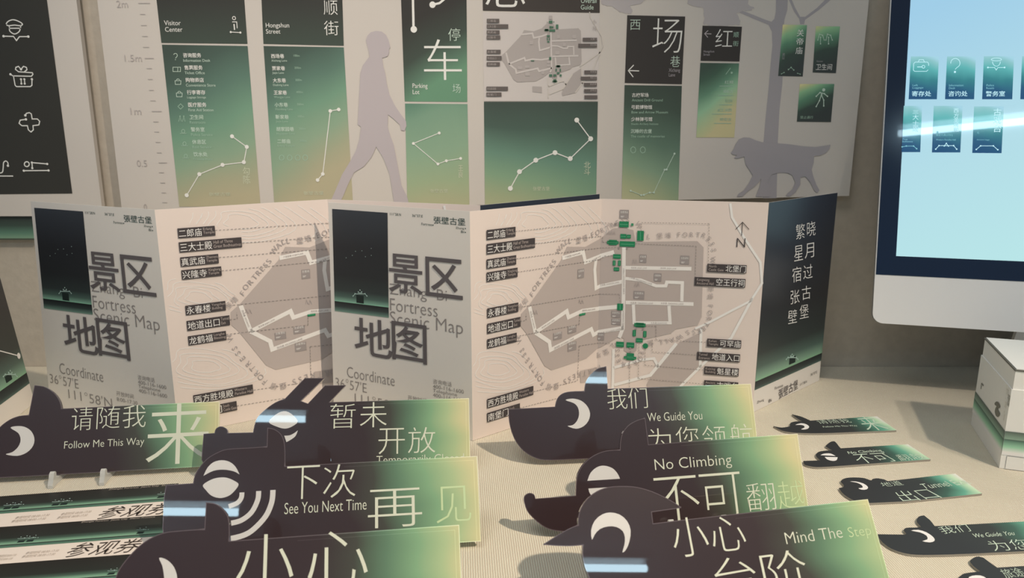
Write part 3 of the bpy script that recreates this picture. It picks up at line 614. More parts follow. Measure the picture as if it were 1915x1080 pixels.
I = BI(); I.tb('总', 908, 13.5, 982, 78, BW, -.008); I.cut(); I.tb('Overall\nGuide', 1086, 18, 1115, 21, BWF); I.cut(); I.text('北\n斗', (1091.5, 327), (1104, 327), (1092, 302), BWB); I.cut(); I.tb('张壁古堡', 997, 356, 1028, 7.5, BWB); I.build('lettering', s4)
I = BI(.0009); I.chain([(1078.5, 224.4), (1104.4, 259.3), (1066.3, 296.3), (1037.8, 285.2), (1001.9, 299.3), (971.5, 320.7), (954.4, 351.9)], 1.9, 4.6, BW); I.build('constellation', s4)
# sign 5
s5 = sign(((1168.3, 155), (1275, 157.5), (1281.3, 31), (1173, 28.5)), ((1162, 388), (1268, 388), (1275, 160.5), (1168, 159)), grad('print_sign_lane', [(0, (146, 142, 116)), (.16, (128, 134, 106)), (.36, (98, 119, 100)), (.56, (70, 90, 78)), (.78, (50, 62, 55)), (1, (44, 52, 48))], (0, .2, .9, -.14), .12, 1.6, irr=IS5), grad('print_sign_dark', [(0, (42, 40, 39)), (1, (42, 40, 39))], (0, 0, 1), irr=IS5), 'narrow green lane sign with an arrow, right of the overall guide sign')
I = BI(); I.tb('西', 1178, 56, 1197, 19, BWF, -.01); I.cut(); I.tb('场', 1219, 98.5, 1274, 64, BW, -.015); I.cut(); I.tb('巷', 1253, 125, 1271, 20.5, BWF, -.008)
I.cut(); I.stroke([(1195, 132.5), (1175.5, 132)], 1.8, BW); I.stroke([(1185, 121.5), (1175, 132), (1184, 144)], 1.8, BW); I.cut(); I.tb('Xichang\nLane', 1250, 143, 1271, 15, BSHADE2)
for i, (cn, en) in enumerate([('古校军场', 'Ancient Drill Ground'), ('弓箭博物馆', 'Bow and Arrow Museum'), ('少林弹弓馆', 'Shaolin Archery Institute'), ('沉睡的古堡', 'The castle of memories')]):
    I.cut(); x = 1181.5 - .8 * i; yb = 181.5 + 22.5 * i; I.tb(cn, x, yb, None, 7.8, BW if i < 3 else BWF, .01); I.tb(en, x, yb + 8, None, 4.8, BWFF)
I.cut()
for cx in (1184, 1202): I.stroke(arc(cx, 280, 5, 6, 0, 360, 7), 1.1, BWFF)
I.build('lettering', s5)
I = BI(.0009); I.chain([(1179.3, 356.3), (1198.9, 364.4), (1203.7, 364), (1214.8, 359.6), (1222.6, 359.6), (1242.6, 317), (1246.3, 316.7), (1261, 287)], 1.1, 1.9, BWF); I.build('constellation', s5)
# sign 6
s6 = sign(((1310, 113.7), (1382.6, 115), (1387.4, 50), (1313.7, 48)), ((1302, 256.7), (1373, 257), (1382, 118.5), (1309.6, 117.4)), grad('print_sign_red_street', [(0, (138, 134, 104)), (.12, (128, 134, 104)), (.4, (102, 134, 110)), (.62, (68, 98, 82)), (.85, (46, 66, 56)), (1, (42, 56, 50))], (.1, -.55, .95, .25), .25, 1.4, irr=IS6, seed=2.2), MATS['print_sign_dark'], 'small green street sign with an arrow under the tree crown')
I = BI(); I.cut(); I.tb('红', 1337, 87.5, 1368.5, 33, BW, -.012); I.cut(); I.tb('顺', 1371, 70, 1381, 10, BWFF); I.cut(); I.tb('街', 1370, 86.5, 1380.5, 10, BWFF); I.cut(); I.stroke([(1330, 63.5), (1318, 63)], 1.4, BSHADE); I.stroke([(1324, 57), (1317.5, 63), (1323.5, 70)], 1.4, BSHADE)
I.cut(); I.tb('Hongshun\nStreet', 1315, 104, 1335, 10, BSHADE2)
for i, wd_ in enumerate((16, 18, 14, 27, 22)): I.cut(); I.tb('红顺街古堡巷'[i % 3:i % 3 + 2 + i % 3], 1371 - i * .9 - wd_, 156.5 + 17.4 * i, 1371 - i * .9, 6, BWF if i < 2 else BWFF); I.quad(1369 - i - wd_ - 8, 161.5 + 17.4 * i, 1371 - i, 1.2, BWFF)
I.cut(); I.stroke([(1357, 139), (1366, 127)], 1, BWFF); I.dot(1368, 136, 2, BWFF); I.build('lettering', s6)
# three little plates
SM = [(0, (36, 42, 44)), (.35, (38, 50, 48)), (.6, (58, 90, 76)), (.78, (88, 122, 98)), (.95, (128, 132, 102)), (1, (138, 138, 108))]
for qd, lab, coef, sd in ((((1455, 142), (1501, 143), (1509, 47), (1463.7, 46)), 'narrow dark plate with three characters under the tree fork', (.1, -.35, .95), 1.3), (((1519.6, 135.5), (1563, 136.7), (1570.7, 49.6), (1525.6, 49)), 'dark restroom plate with small figures', (0, -.2, .95), 2.3), (((1490, 227.4), (1553.7, 228.2), (1560, 157), (1495.6, 157)), 'squarer dark plate with a climbing figure', (.12, -.5, .95), 3.3)):
    s = sign(None, qd, grad('print_plate_%d' % int(sd), SM, coef, .2, 1.7, irr=IS7, seed=sd), None, lab)
    I = BI()
    if sd < 2:
        for ch, x, y in (('关', 1489.5, 68), ('帝', 1488.5, 84), ('庙', 1487, 101)): I.tb(ch, x, y, x + 13, 13, BW)
        I.tb('关\n公', 1462, 111, 1467, 12, BSHADE2); I.chain([(1461, 138), (1466, 135.5)], .8, 1, BWFF); I.chain([(1474, 130), (1479, 126), (1484, 131)], .8, 1.3, BWFF); I.chain([(1491, 137), (1496, 138.5)], .8, 1, BWFF)
    elif sd < 3:
        I.tb('卫生间', 1525, 131, 1555, 11.5, BW); I.tb('Restroom', 1527, 116, 1538, 3, BSHADE2)
        for cx in (1534, 1549): I.chain([(cx - 5, 75), (cx - 2, 64), (cx + 4, 66), (cx + 7, 75)], 1, 1, BWF); I.chain([(cx, 70), (cx, 82)], 1, 1.2, BWF)
    else:
        I.dot(1540, 168, 3, BWF); I.chain([(1526, 180), (1533, 173), (1541, 175), (1547, 180)], 1.5, 1.4, BWF); I.chain([(1526, 199), (1532, 188), (1536, 176)], 1.5, 1.4, BWF); I.chain([(1540, 198), (1540, 187), (1536, 178)], 1.5, 1.4, BWF); I.tb('禁止通行', 1496, 222, 1520, 5.5, BWFF)
    I.build('lettering', s)
# silhouettes printed on the board
PERS = zz(2.7, 440, 0, [(660, 205), (668, 180), (685, 163), (712, 156), (740, 160), (762, 177), (775, 205), (783, 240), (777, 248), (776, 270), (770, 283), (752, 290), (742, 293), (748, 335), (758, 370), (765, 420), (780, 480), (805, 530), (835, 575), (862, 610), (865, 635), (855, 660), (838, 657), (832, 630), (800, 600), (772, 578), (770, 640), (785, 690), (800, 730), (812, 790), (825, 860), (840, 935), (868, 990), (880, 1040), (805, 1040), (800, 1005), (780, 880), (750, 800), (712, 740), (690, 790), (650, 840), (600, 870), (570, 930), (545, 990), (520, 1040), (470, 1040), (500, 975), (540, 880), (580, 815), (610, 760), (628, 700), (635, 640), (618, 628), (622, 560), (628, 450), (632, 370), (645, 330), (678, 285), (672, 250)])
I = BI(.0008); I.poly(PERS, BSHADE); I.build('walking_man_silhouette', rootb, 'pale grey life size silhouette of a walking man')
TR = zz(2.7, 1250, 0, [(545, -60), (542, 60), (535, 95), (520, 110), (490, 100), (440, 80), (365, 50), (355, 62), (430, 95), (505, 125), (522, 160), (525, 230), (515, 330), (505, 450), (490, 600), (480, 720), (476, 1000), (546, 1000), (552, 720), (560, 560), (575, 420), (580, 300), (578, 180), (585, 100), (600, 50), (605, -60)])
I = BI(.0002); I.poly(TR, BSHADE2)
I.poly(zz(2.7, 1250, 0, [(600, -20), (635, 60), (660, 95), (665, 122), (685, 122), (690, 100), (760, 50), (830, -10), (800, -10), (750, 40), (690, 85), (665, 85), (640, 40), (615, -20)]), BSHADE2)
rnd = random.Random(5)
def blob(pts, n=3, j=1.6):
    out = []
    for i in range(len(pts)):
        a, b = pts[i], pts[(i + 1) % len(pts)]
        for k in range(n): out.append((a[0] + (b[0] - a[0]) * k / n + rnd.uniform(-j, j), a[1] + (b[1] - a[1]) * k / n + rnd.uniform(-j, j)))
    return out
CROWN = mat('board_silhouette_crown', alb((158, 149, 146), IB), .7)
I.poly(blob([(1285, 6), (1300, 12), (1315, 16), (1318, 32), (1314, 44), (1325, 47), (1350, 47), (1372, 48), (1385, 46), (1383, 36), (1375, 25), (1392, 20), (1404, 18), (1412, 14), (1400, 8), (1400, -30), (1285, -30)]), CROWN, 1)
I.poly(blob([(1125, 8), (1135, 10), (1148, 14), (1160, 22), (1172, 25), (1180, 27), (1182, 18), (1178, 10), (1200, 6), (1210, -4), (1205, -30), (1120, -30)]), CROWN, 1)
I.build('tree_silhouette', rootb, 'pale grey tree silhouette')
DOG = zz(2.7, 1250, 0, [(315, 770), (330, 750), (340, 725), (355, 703), (380, 693), (410, 695), (440, 708), (475, 718), (540, 722), (610, 728), (680, 738), (740, 742), (790, 735), (817, 730), (812, 750), (795, 770), (765, 785), (735, 787), (732, 820), (722, 855), (730, 890), (745, 930), (762, 960), (752, 972), (738, 965), (715, 920), (690, 890), (665, 895), (665, 930), (640, 970), (615, 990), (592, 988), (600, 975), (625, 955), (640, 920), (625, 885), (600, 872), (560, 870), (520, 880), (500, 920), (512, 960), (510, 992), (440, 992), (460, 940), (468, 900), (455, 920), (430, 945), (400, 965), (375, 990), (345, 993), (352, 978), (380, 960), (405, 925), (425, 885), (410, 860), (390, 830), (382, 790), (365, 795), (345, 800), (330, 797), (345, 783), (325, 780)])
I = BI(.0008); I.poly(DOG, BSHADE2); I.build('dog_silhouette', rootb, 'pale grey silhouette of a walking dog')
I = BI()
for t, x0_, yb, x1_, h in (('2m', 219, 14, 240, 13), ('1.5m', 234, 115, 266, 12.5), ('1m', 245, 214, 265, 12.5), ('0.5', 257, 311, 276, 12), ('0', 270, 392, 276, 11)): I.tb(t, x0_, yb, x1_, h, BTICK, -.006); I.cut()
for x0_, x1_, y in ((259, 281, 6), (271, 288, 109), (284, 303, 208), (297, 313, 304)): I.quad(x0_, y + .6, x1_, 1.3, BTICK)
for x0_, x1_, y in ((708, 735, 72), (713, 742, 128), (718, 747, 183), (723, 755, 238), (740, 768, 345), (747, 772, 400), (753, 778, 455), (760, 787, 508), (775, 802, 614), (780, 805, 665), (787, 812, 717), (793, 817, 770), (803, 830, 870), (810, 835, 922), (817, 840, 972), (820, 845, 1021)): I.quad(x0_ / 2.7, y / 2.7 + .5, x1_ / 2.7, 1.0, BTICK)
I.build('height_scale', rootb, 'faint grey height scale marked up to 2m')

# icon poster left of the board
pr = at_y(190, 383, YB); pz0 = at_y(135, 404, YB)[2]
PIC = Panel((-1.05, YB, pz0), (pr[0], YB, pz0), (pr[0], YB, ztop), (-1.05, YB, ztop))
rooti = thing('icon_poster', ((pr[0] - 1.05) / 2, YB, pz0), 'white wall poster with a black field of white line icons at the left edge', 'poster')
w = MB(); w.slab(PIC, .008, WHITE); w.build('backing_board', rooti)
I = Ink(PIC, None, .0004); I.poly([(-300, 366), (135.5, 361.5), (88, 0), (62, -200), (-300, -200)], mat('poster_black', alb((34, 34, 32), .36), .5)); blk = I.build('black_field', rooti)
I = Ink(PIC, None, .0007); z = lambda p: zz(2.7, 0, 0, p); k = 2.0
def icon(I, name):
    I.build('line_icon', blk)
I.stroke(smooth(z([(33, 122), (45, 107), (70, 100), (100, 110), (115, 122), (105, 130), (75, 127), (45, 130)]), 3), k, BW); I.stroke(z([(48, 132), (50, 143), (105, 143), (107, 130)]), k, BW); I.stroke(smooth(z([(49, 140), (52, 158), (75, 172), (98, 160), (105, 140)]), 3, False), k, BW)
I.stroke(z([(20, 183), (70, 184), (85, 205), (100, 185), (145, 185)]), k, BW); I.dot(20 / 2.7, 183 / 2.7, 2.4, BW, 1); I.dot(145 / 2.7, 185 / 2.7, 2.4, BW, 1); icon(I, 0)
I = Ink(PIC, None, .0007); I.stroke(z([(55, 375), (70, 385), (78, 430), (85, 437), (155, 437), (163, 430), (163, 400)]), k, BW); I.stroke(z([(68, 383), (160, 385), (168, 375), (165, 367), (95, 362), (80, 350), (82, 340), (95, 335), (108, 350), (120, 335), (135, 340), (138, 352), (125, 362)]), k, BW)
for x in (108, 125): I.stroke(z([(x, 400), (x + 2, 422)]), k, BW); I.dot(x / 2.7, 400 / 2.7, 2, BW, 1); I.dot((x + 2) / 2.7, 422 / 2.7, 2, BW, 1)
for x, y in ((55, 375), (163, 400), (108, 350)): I.dot(x / 2.7, y / 2.7, 2.2, BW, 1)
icon(I, 1)
I = Ink(PIC, None, .0007); I.stroke(z([(130, 582), (135, 572), (150, 568), (160, 575), (164, 600), (190, 600), (202, 612), (198, 630), (168, 634), (170, 655), (158, 666), (145, 655), (140, 634), (112, 634), (98, 622), (104, 606), (133, 602)]), k, BW); I.dot(130 / 2.7, 582 / 2.7, 2.3, BW, 1); I.dot(133 / 2.7, 602 / 2.7, 2.3, BW, 1); icon(I, 2)
I = Ink(PIC, None, .0007); I.stroke(arc(137 / 2.7, 828 / 2.7, 4.6, 4.6, 0, 360, 16), k, BW); I.chain(z([(165, 848), (163, 820), (240, 827)]), k, 2.1, BW); I.chain(z([(122, 861), (247, 860)]), k, 2.1, BW); icon(I, 3)
I = Ink(PIC, None, .0007); I.stroke(z([(0, 888), (68, 888)]), k, BW); I.stroke(smooth(z([(0, 873), (14, 868), (18, 845), (20, 820), (32, 812), (42, 822), (42, 836)]), 3, False), k, BW); I.dot(42 / 2.7, 836 / 2.7, 2.2, BW, 1); icon(I, 4)
# strip under it
q = at_y(59, 449, YB); q2 = at_y(57, 404, YB)
PST = Panel((-1.05, YB + .004, q[2]), (q[0] + .004, YB + .004, q[2]), (q[0] + .004, YB + .004, q2[2] - .0005), (-1.05, YB + .004, q2[2] - .0005))
w = MB(); w.slab(PST, .010, grad('print_strip', [(0, (40, 52, 46)), (.05, (52, 56, 48)), (.08, (82, 106, 90)), (.3, (60, 86, 74)), (.6, (40, 52, 47)), (1, (34, 38, 38))], (0, 0, 1), irr=.40), mat('strip_edge', alb((70, 70, 62), .4), .6))
tag(w.build('picture_strip'), 'dark green gradient strip on the wall below the icon poster', 'poster')

# ------------------------------------------------------------------ computer monitor
def frame(psi, al):
    psi, al = math.radians(psi), math.radians(al)
    u = np.array([math.cos(psi), math.sin(psi), 0]); v = np.array([-math.sin(al) * math.sin(psi), math.sin(al) * math.cos(psi), math.cos(al)])
    return u, v, np.cross(u, v)
mu, mv, mn = frame(-14.7, 14)
dd = pray(1640, 603); mp0 = CAM + dd * (0.885 / dd[1])
MW, MH = 0.54, 0.42
mbl = on_plane(1631, 603, mp0, mn)
PMON = Panel(mbl, mbl + mu * MW, mbl + mu * MW + mv * MH, mbl + mv * MH)
foot_c = mbl + mu * MW / 2 - mn * 0.07
rootm = thing('desktop_monitor', (foot_c[0], foot_c[1], T), 'silver desktop monitor with black bezel and glowing pale blue screen', 'monitor')
SILV = mat('monitor_silver', alb((205, 212, 218), .34), .35, .5); SILD = mat('monitor_silver_back', (.5, .52, .54), .3, .5, metal=.6)
BEZ = mat('monitor_bezel', (.004, .018, .055), .12, .5, coat=.6)  # camera glare painted into the dark base colour as blue
def rrect(p, x0, y0, x1, y1, r, n=6):       # metres on the panel
    pts = []
    for cx, cy, a in ((x1 - r, y0 + r, -90), (x1 - r, y1 - r, 0), (x0 + r, y1 - r, 90), (x0 + r, y0 + r, 180)):
        for i in range(n + 1): t = math.radians(a + 90 * i / n); pts.append(((cx + r * math.cos(t)) / p.W, (cy + r * math.sin(t)) / p.H))
    return pts
w = MB(); w.outline(PMON, rrect(PMON, 0, 0, MW, MH, .012), .007, SILV, SILD)
cen = PMON.pt(.5, .5)
ring = lambda s, d: [PMON.pt(.5 + (u - .5) * s, .5 + (v - .5) * s, -d) for u, v in rrect(PMON, 0, 0, MW, MH, .012)]
rr = [ring(.99, .0065), ring(.8, .022), ring(.45, .034)]; n = len(rr[0]); w.add(sum(rr, []), [(k * n + i, (k + 1) * n + i, (k + 1) * n + (i + 1) % n, k * n + (i + 1) % n) for k in (0, 1) for i in range(n)] + [[2 * n + i for i in range(n - 1, -1, -1)]], SILD)
w.build('housing', rootm)
vch = PMON.uv(1632.5, 512.5)[1]
su0, sv0 = PMON.uv(1675.5, 478.5); 
w = MB(); Pz = Panel(PMON.pt(0.002, vch, .0006), PMON.pt(.998, vch, .0006), PMON.pt(.998, .998, .0006), PMON.pt(0.002, .998, .0006)); w.slab(Pz, .0005, BEZ); w.build('bezel', rootm, 'black glass bezel')
Psc = Panel(PMON.pt(su0, sv0, .0010), PMON.pt(1 - su0, sv0, .0010), PMON.pt(1 - su0, 1 - (su0 * MW) / MH, .0010), PMON.pt(su0, 1 - su0 * MW / MH, .0010))
SCR = grad('screen_glow', [(0, (196, 252, 255)), (.5, (188, 232, 255)), (1, (168, 216, 255))], (0.25, -.55, .8), emit=.92, rough=.06, coat=1.0)
w = MB(); w.slab(Psc, .0003, SCR); scr = w.build('screen', rootm, 'glowing pale blue screen')
TILE = [(0, (38, 84, 128)), (.25, (44, 96, 132)), (.5, (62, 140, 148)), (.72, (100, 190, 190)), (.9, (150, 210, 214)), (1, (176, 226, 244))]
TILEM = grad('screen_tile', TILE, (0, .12, .92), .2, 1.8, emit=.9, rough=.06, coat=1.0)
SW = mat('screen_white', (0, 0, 0), .3, emit=lin((200, 246, 255)), estr=1.0); SWF = mat('screen_soft', (0, 0, 0), .3, emit=lin((130, 196, 208)), estr=1.0)
zs = lambda x, y: (1680 + x / 5.145, 90 + y / 5.145)
tiles = [((98, 492), (370, 492), (390, 80), (120, 80)), ((448, 492), (728, 492), (745, 80), (468, 80)), ((805, 492), (1095, 492), (1112, 78), (822, 78)), ((1172, 492), (1460, 492), (1480, 78), (1190, 78)), ((30, 1000), (210, 1000), (228, 555), (52, 555)), ((322, 1003), (595, 1003), (618, 555), (340, 555)), ((710, 1008), (992, 1010), (1015, 560), (728, 560))]
for i, tq in enumerate(tiles):
    w = MB(); p = Psc.sub(*[zs(*q) for q in tq], lift=.0003); w.add(p.c, [(0, 1, 2, 3)], TILEM, [(0, 0), (1, 0), (1, 1), (0, 1)]); to = w.build('screen_tile', scr)
    I = Ink(Psc, None, .0006); I.mb = MB()
    Z = lambda l: [zs(*q) for q in l]
    if i == 0: I.stroke(Z([(160, 135), (280, 135), (290, 150), (290, 170)]), 1, SW); I.stroke(Z([(160, 135), (146, 150), (144, 212), (155, 224), (270, 224), (285, 210)]), 1, SW); I.stroke(Z([(190, 135), (200, 112), (240, 112), (250, 135)]), 1, SW); I.stroke(Z([(180, 182), (225, 182)]), 1.4, SW); I.stroke([zs(240 + 14 * math.cos(a), 180 + 14 * math.sin(a)) for a in np.linspace(0, 6.28, 12)], 1, SW)
    if i == 1: I.stroke([zs(547 + 45 * math.cos(a), 145 + 45 * math.sin(a)) for a in np.linspace(-3.2, 1.2, 12)] + [zs(545, 205)], 1, SW); I.crect(*zs(543, 230), 3.4, 3.4, SW)
    if i == 2: I.stroke([zs(942 + 50 * math.cos(a), 110 + 14 * math.sin(a)) for a in np.linspace(0, 6.28, 14)], 1, SW); I.stroke([zs(942 + 38 * math.cos(a), 130 + 45 * math.sin(a)) for a in np.linspace(0, 3.14, 10)], 1, SW); I.chain(Z([(860, 187), (925, 188), (940, 212), (955, 188), (1020, 187)]), 1, .01, SW); I.dot(*zs(860, 187), 1.6, SW); I.dot(*zs(1020, 187), 1.6, SW)
    if i < 3:
        cn, e1 = (('寄存处', 'Left\nLuggage'), ('咨询处', 'Information\nDesk'), ('警务室', 'Police\nRoom'))[i]; xx = (128, 478, 838)[i]
        I.tb(cn, *zs(xx, 465), zs(xx + 185, 465)[0], 10, SW, .006); I.tb(e1, *zs(xx + 6, 395), zs(xx + (110, 145, 80)[i], 395)[0], 9, SWF)
    if i == 4:
        for ch, y in (('三', 630), ('大', 690), ('士', 745), ('殿', 805)): I.tb(ch, *zs(135, y), zs(192, y)[0], (6, 10, 9, 10.5)[(630, 690, 745, 805).index(y)], SW)
        I.chain(Z([(35, 950), (75, 942), (145, 942), (175, 968)]), 1, 1.4, SWF); I.tb('Three\nBodhisattvas', *zs(36, 905), zs(138, 905)[0], 7, SWF)
    if i == 5:
        for ch, y in (('西', 622), ('方', 668), ('圣', 712), ('境', 758), ('殿', 806)): I.tb(ch, *zs(530, y), zs(578, y)[0], 8, SW)
        I.tb('清\n雍正九年(1731)', *zs(360, 850), zs(520, 850)[0], 10, SWF); I.chain(Z([(358, 972), (390, 938), (530, 938), (560, 972)]), 1, 1.4, SW); I.chain(Z([(440, 942), (460, 916), (480, 942)]), 1, 1.2, SW); I.tb('Western Paradise Hall', *zs(360, 888), zs(550, 888)[0], 3, SWF)
    if i == 6:
        for ch, y in (('古', 650), ('戏', 728), ('台', 808)): I.tb(ch, *zs(912, y), zs(988, y)[0], 13.5, SW, .004)
        I.tb('元', *zs(755, 824), zs(775, 824)[0], 4, SWF); I.tb('Ancient Stage', *zs(752, 890), zs(875, 890)[0], 3, SWF); I.chain(Z([(748, 975), (790, 940), (912, 940), (955, 978)]), 1, 1.4, SW)
    I.build('tile_print', scr) if False else None
    tp = I.mb.build('lettering', scr)
w = MB(); fx, fy = foot_c[0], foot_c[1]
a0 = PMON.pt(.5, .30, -.03)
def ob(c, hx, hy, z0, z1, m, psi=-14.7, sh=(0, 0)):
    ux = np.array([math.cos(math.radians(psi)), math.sin(math.radians(psi)), 0]); uy = np.array([-ux[1], ux[0], 0]); c = np.array([c[0], c[1], 0.0]); s2_ = np.array([sh[0], sh[1], 0.0])
    p = [c + ux * a * hx + uy * b * hy + np.array([0, 0, z0]) for a, b in ((-1, -1), (1, -1), (1, 1), (-1, 1))] + [c + s2_ + ux * a * hx + uy * b * hy + np.array([0, 0, z1]) for a, b in ((-1, -1), (1, -1), (1, 1), (-1, 1))]
    w.add(p, [(3, 2, 1, 0), (4, 5, 6, 7), (0, 1, 5, 4), (1, 2, 6, 5), (2, 3, 7, 6), (3, 0, 4, 7)], m)
ob((fx, fy), .09, .075, T + .0002, T + .006, SILV); ob((fx, fy + .05), .07, .004, T + .006, a0[2], SILV, sh=(a0[0] - fx, a0[1] - fy - .05))
w.build('stand', rootm)

# ------------------------------------------------------------------ gift box at the right
ga = at_z(1868.5, 875); gb = at_z(1815.5, 793)
ey = gb - ga; ln = np.linalg.norm(ey); ey /= ln; ex = np.array([ey[1], -ey[0], 0]); 
hx_ = 0.125
def gp(a, b, z): return ga + ex * a + ey * b + np.array([0, 0, z])
BXW = mat('box_white', alb((172, 170, 163), .42), .55); BXS = mat('box_seam', alb((70, 70, 66), .4), .8)
rootg = thing('gift_box', gp(hx_ / 2, ln / 2, 0.0), 'white gift box with a green gradient band at the right edge', 'box')
gd = [(0, (186, 184, 172)), (.12, (176, 178, 160)), (.35, (108, 144, 122)), (.62, (62, 86, 76)), (.66, (54, 66, 60)), (.68, (96, 116, 104)), (.97, (66, 76, 70)), (1, (66, 76, 70))]
BXG = grad('box_band', gd, (0, 0, 1), irr=.40)
HB = 0.1045; ZL = HB * .80
def gbox(name, a0, a1, b0, b1, z0, z1, m, top=True):
    w = MB(); p = [gp(a, b, z) for z in (z0, z1) for a, b in ((a0, b0), (a1, b0), (a1, b1), (a0, b1))]
    w.add(p, [(3, 2, 1, 0), (4, 5, 6, 7), (0, 1, 5, 4), (1, 2, 6, 5), (2, 3, 7, 6), (3, 0, 4, 7)], m); return w
w = gbox('x', 0, hx_, 0, ln, 0.0003, ZL, BXW)
sleeve = w.build('sleeve', rootg)
w = gbox('x', .0012, hx_ - .0012, .0012, ln - .0012, ZL, HB - .0022, BXW); w.build('inner_tray', rootg)
w = gbox('x', .0006, hx_ - .0006, .0006, ln - .0006, HB - .0022, HB - .0008, BXS); w.mb = None; w.build('lid_rim', rootg, 'dark rim under the lid')
w = gbox('x', .002, hx_ - .002, .002, ln - .002, HB - .0008, HB, BXW); w.build('lid', rootg)
zb0, zb1 = HB * .145, HB * .385
w = MB()
PL_ = Panel(gp(-.0004, ln, zb0), gp(-.0004, 0, zb0), gp(-.0004, 0, zb1), gp(-.0004, ln, zb1)); PF_ = Panel(gp(0, -.0004, zb0), gp(hx_, -.0004, zb0), gp(hx_, -.0004, zb1), gp(0, -.0004, zb1))
for p in (PL_, PF_): w.add(p.c, [(0, 1, 2, 3)], BXG, [(0, 0), (1, 0), (1, 1), (0, 1)])
w.build('gradient_band', rootg, 'dark to pale green band round the sleeve')
PLf = Panel(gp(0, ln, 0), gp(0, 0, 0), gp(0, 0, HB), gp(0, ln, HB)); zg = lambda l: [(1690 + x / 3.724, 610 + y / 3.724) for x, y in l]
I = Ink(PLf, None, .0005); BXI = mat('box_ink', alb((84, 84, 78), .42), .6); BXIF = mat('box_ink_faint', alb((150, 148, 142), .42), .6)
I.poly(smooth(zg([(636, 535), (650, 522), (664, 530), (675, 555), (668, 570), (660, 565), (662, 585), (674, 605), (662, 630), (646, 622), (638, 596), (642, 570), (650, 555), (640, 548)]), 2), BXI); I.build('duck_print', rootg, 'small dark duck printed on the side')
I = Ink(PLf, None, .0005); I.text('張\n壁\n古\n堡', zg([(722, 545)])[0], zg([(740, 560)])[0], zg([(730, 470)])[0], BXI); I.text('Fortress\nScenic\nGift', zg([(695, 650)])[0], zg([(712, 668)])[0], zg([(722, 405)])[0], BXIF); I.stroke(zg([(545, 395), (540, 435)]), 1.2, BXI); I.stroke(zg([(545, 396), (558, 412)]), 1.2, BXI); I.build('side_lettering', rootg)
w = MB(); PFf = Panel(gp(.005, -.0006, .0006), gp(hx_ - .005, -.0006, .0006), gp(hx_ - .005, -.0006, HB * .135), gp(.005, -.0006, HB * .135)); w.slab(PFf, .0005, BXW, BXS); w.build('bottom_flap', rootg)

# ------------------------------------------------------------------ acrylic animal signs
SGI = (.92, .84, .74)
AC = [(0, (52, 38, 38)), (.48, (56, 43, 42)), (.60, (68, 66, 56)), (.70, (94, 120, 92)), (.80, (126, 158, 116)), (.89, (166, 180, 130)), (.97, (204, 192, 140)), (1, (208, 194, 146))]
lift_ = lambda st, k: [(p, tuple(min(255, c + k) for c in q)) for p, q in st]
EYE = mat('sign_eye_white', alb((205, 196, 184), SGI), .35, .4, coat=.6)
LET = mat('sign_letter_cream', alb((208, 204, 178), SGI), .35, .4, coat=.6)
LETF = mat('sign_letter_fading', alb((190, 202, 150), SGI), .35, .4, coat=.6)
CLEAR = bpy.data.materials.new('clear_acrylic'); CLEAR.use_nodes = True
def clear_mat():
    b = CLEAR.node_tree.nodes['Principled BSDF']; b.inputs['Base Color'].default_value = (.95, .96, .94, 1); b.inputs['Roughness'].default_value = .12; b.inputs['IOR'].default_value = 1.49; b.inputs['Transmission Weight'].default_value = .55
clear_mat()
GS = 'acrylic animal signs standing in two columns'
def foot(root, p, u, nh):
    """clear clip: a low rail running back under the plate with a rounded lip in front of it"""
    prof = [(.016, 0), (.016, .003), (.013, .007), (.010, .0125), (.007, .0135), (.0055, .012), (.006, .008), (.004, .0055), (-.022, .0055), (-.030, .003), (-.030, 0)]
    w = MB(); hw = .0022
    pts = [p + nh * a + np.array([0, 0, b]) + u * k for k in (-hw, hw) for a, b in prof]; n = len(prof)
    w.add(pts, [list(range(n)), list(range(2 * n - 1, n - 1, -1))] + [(i, i + n, (i + 1) % n + n, (i + 1) % n) for i in range(n)], CLEAR)
    w.build('clip_foot', root, 'clear acrylic clip foot')
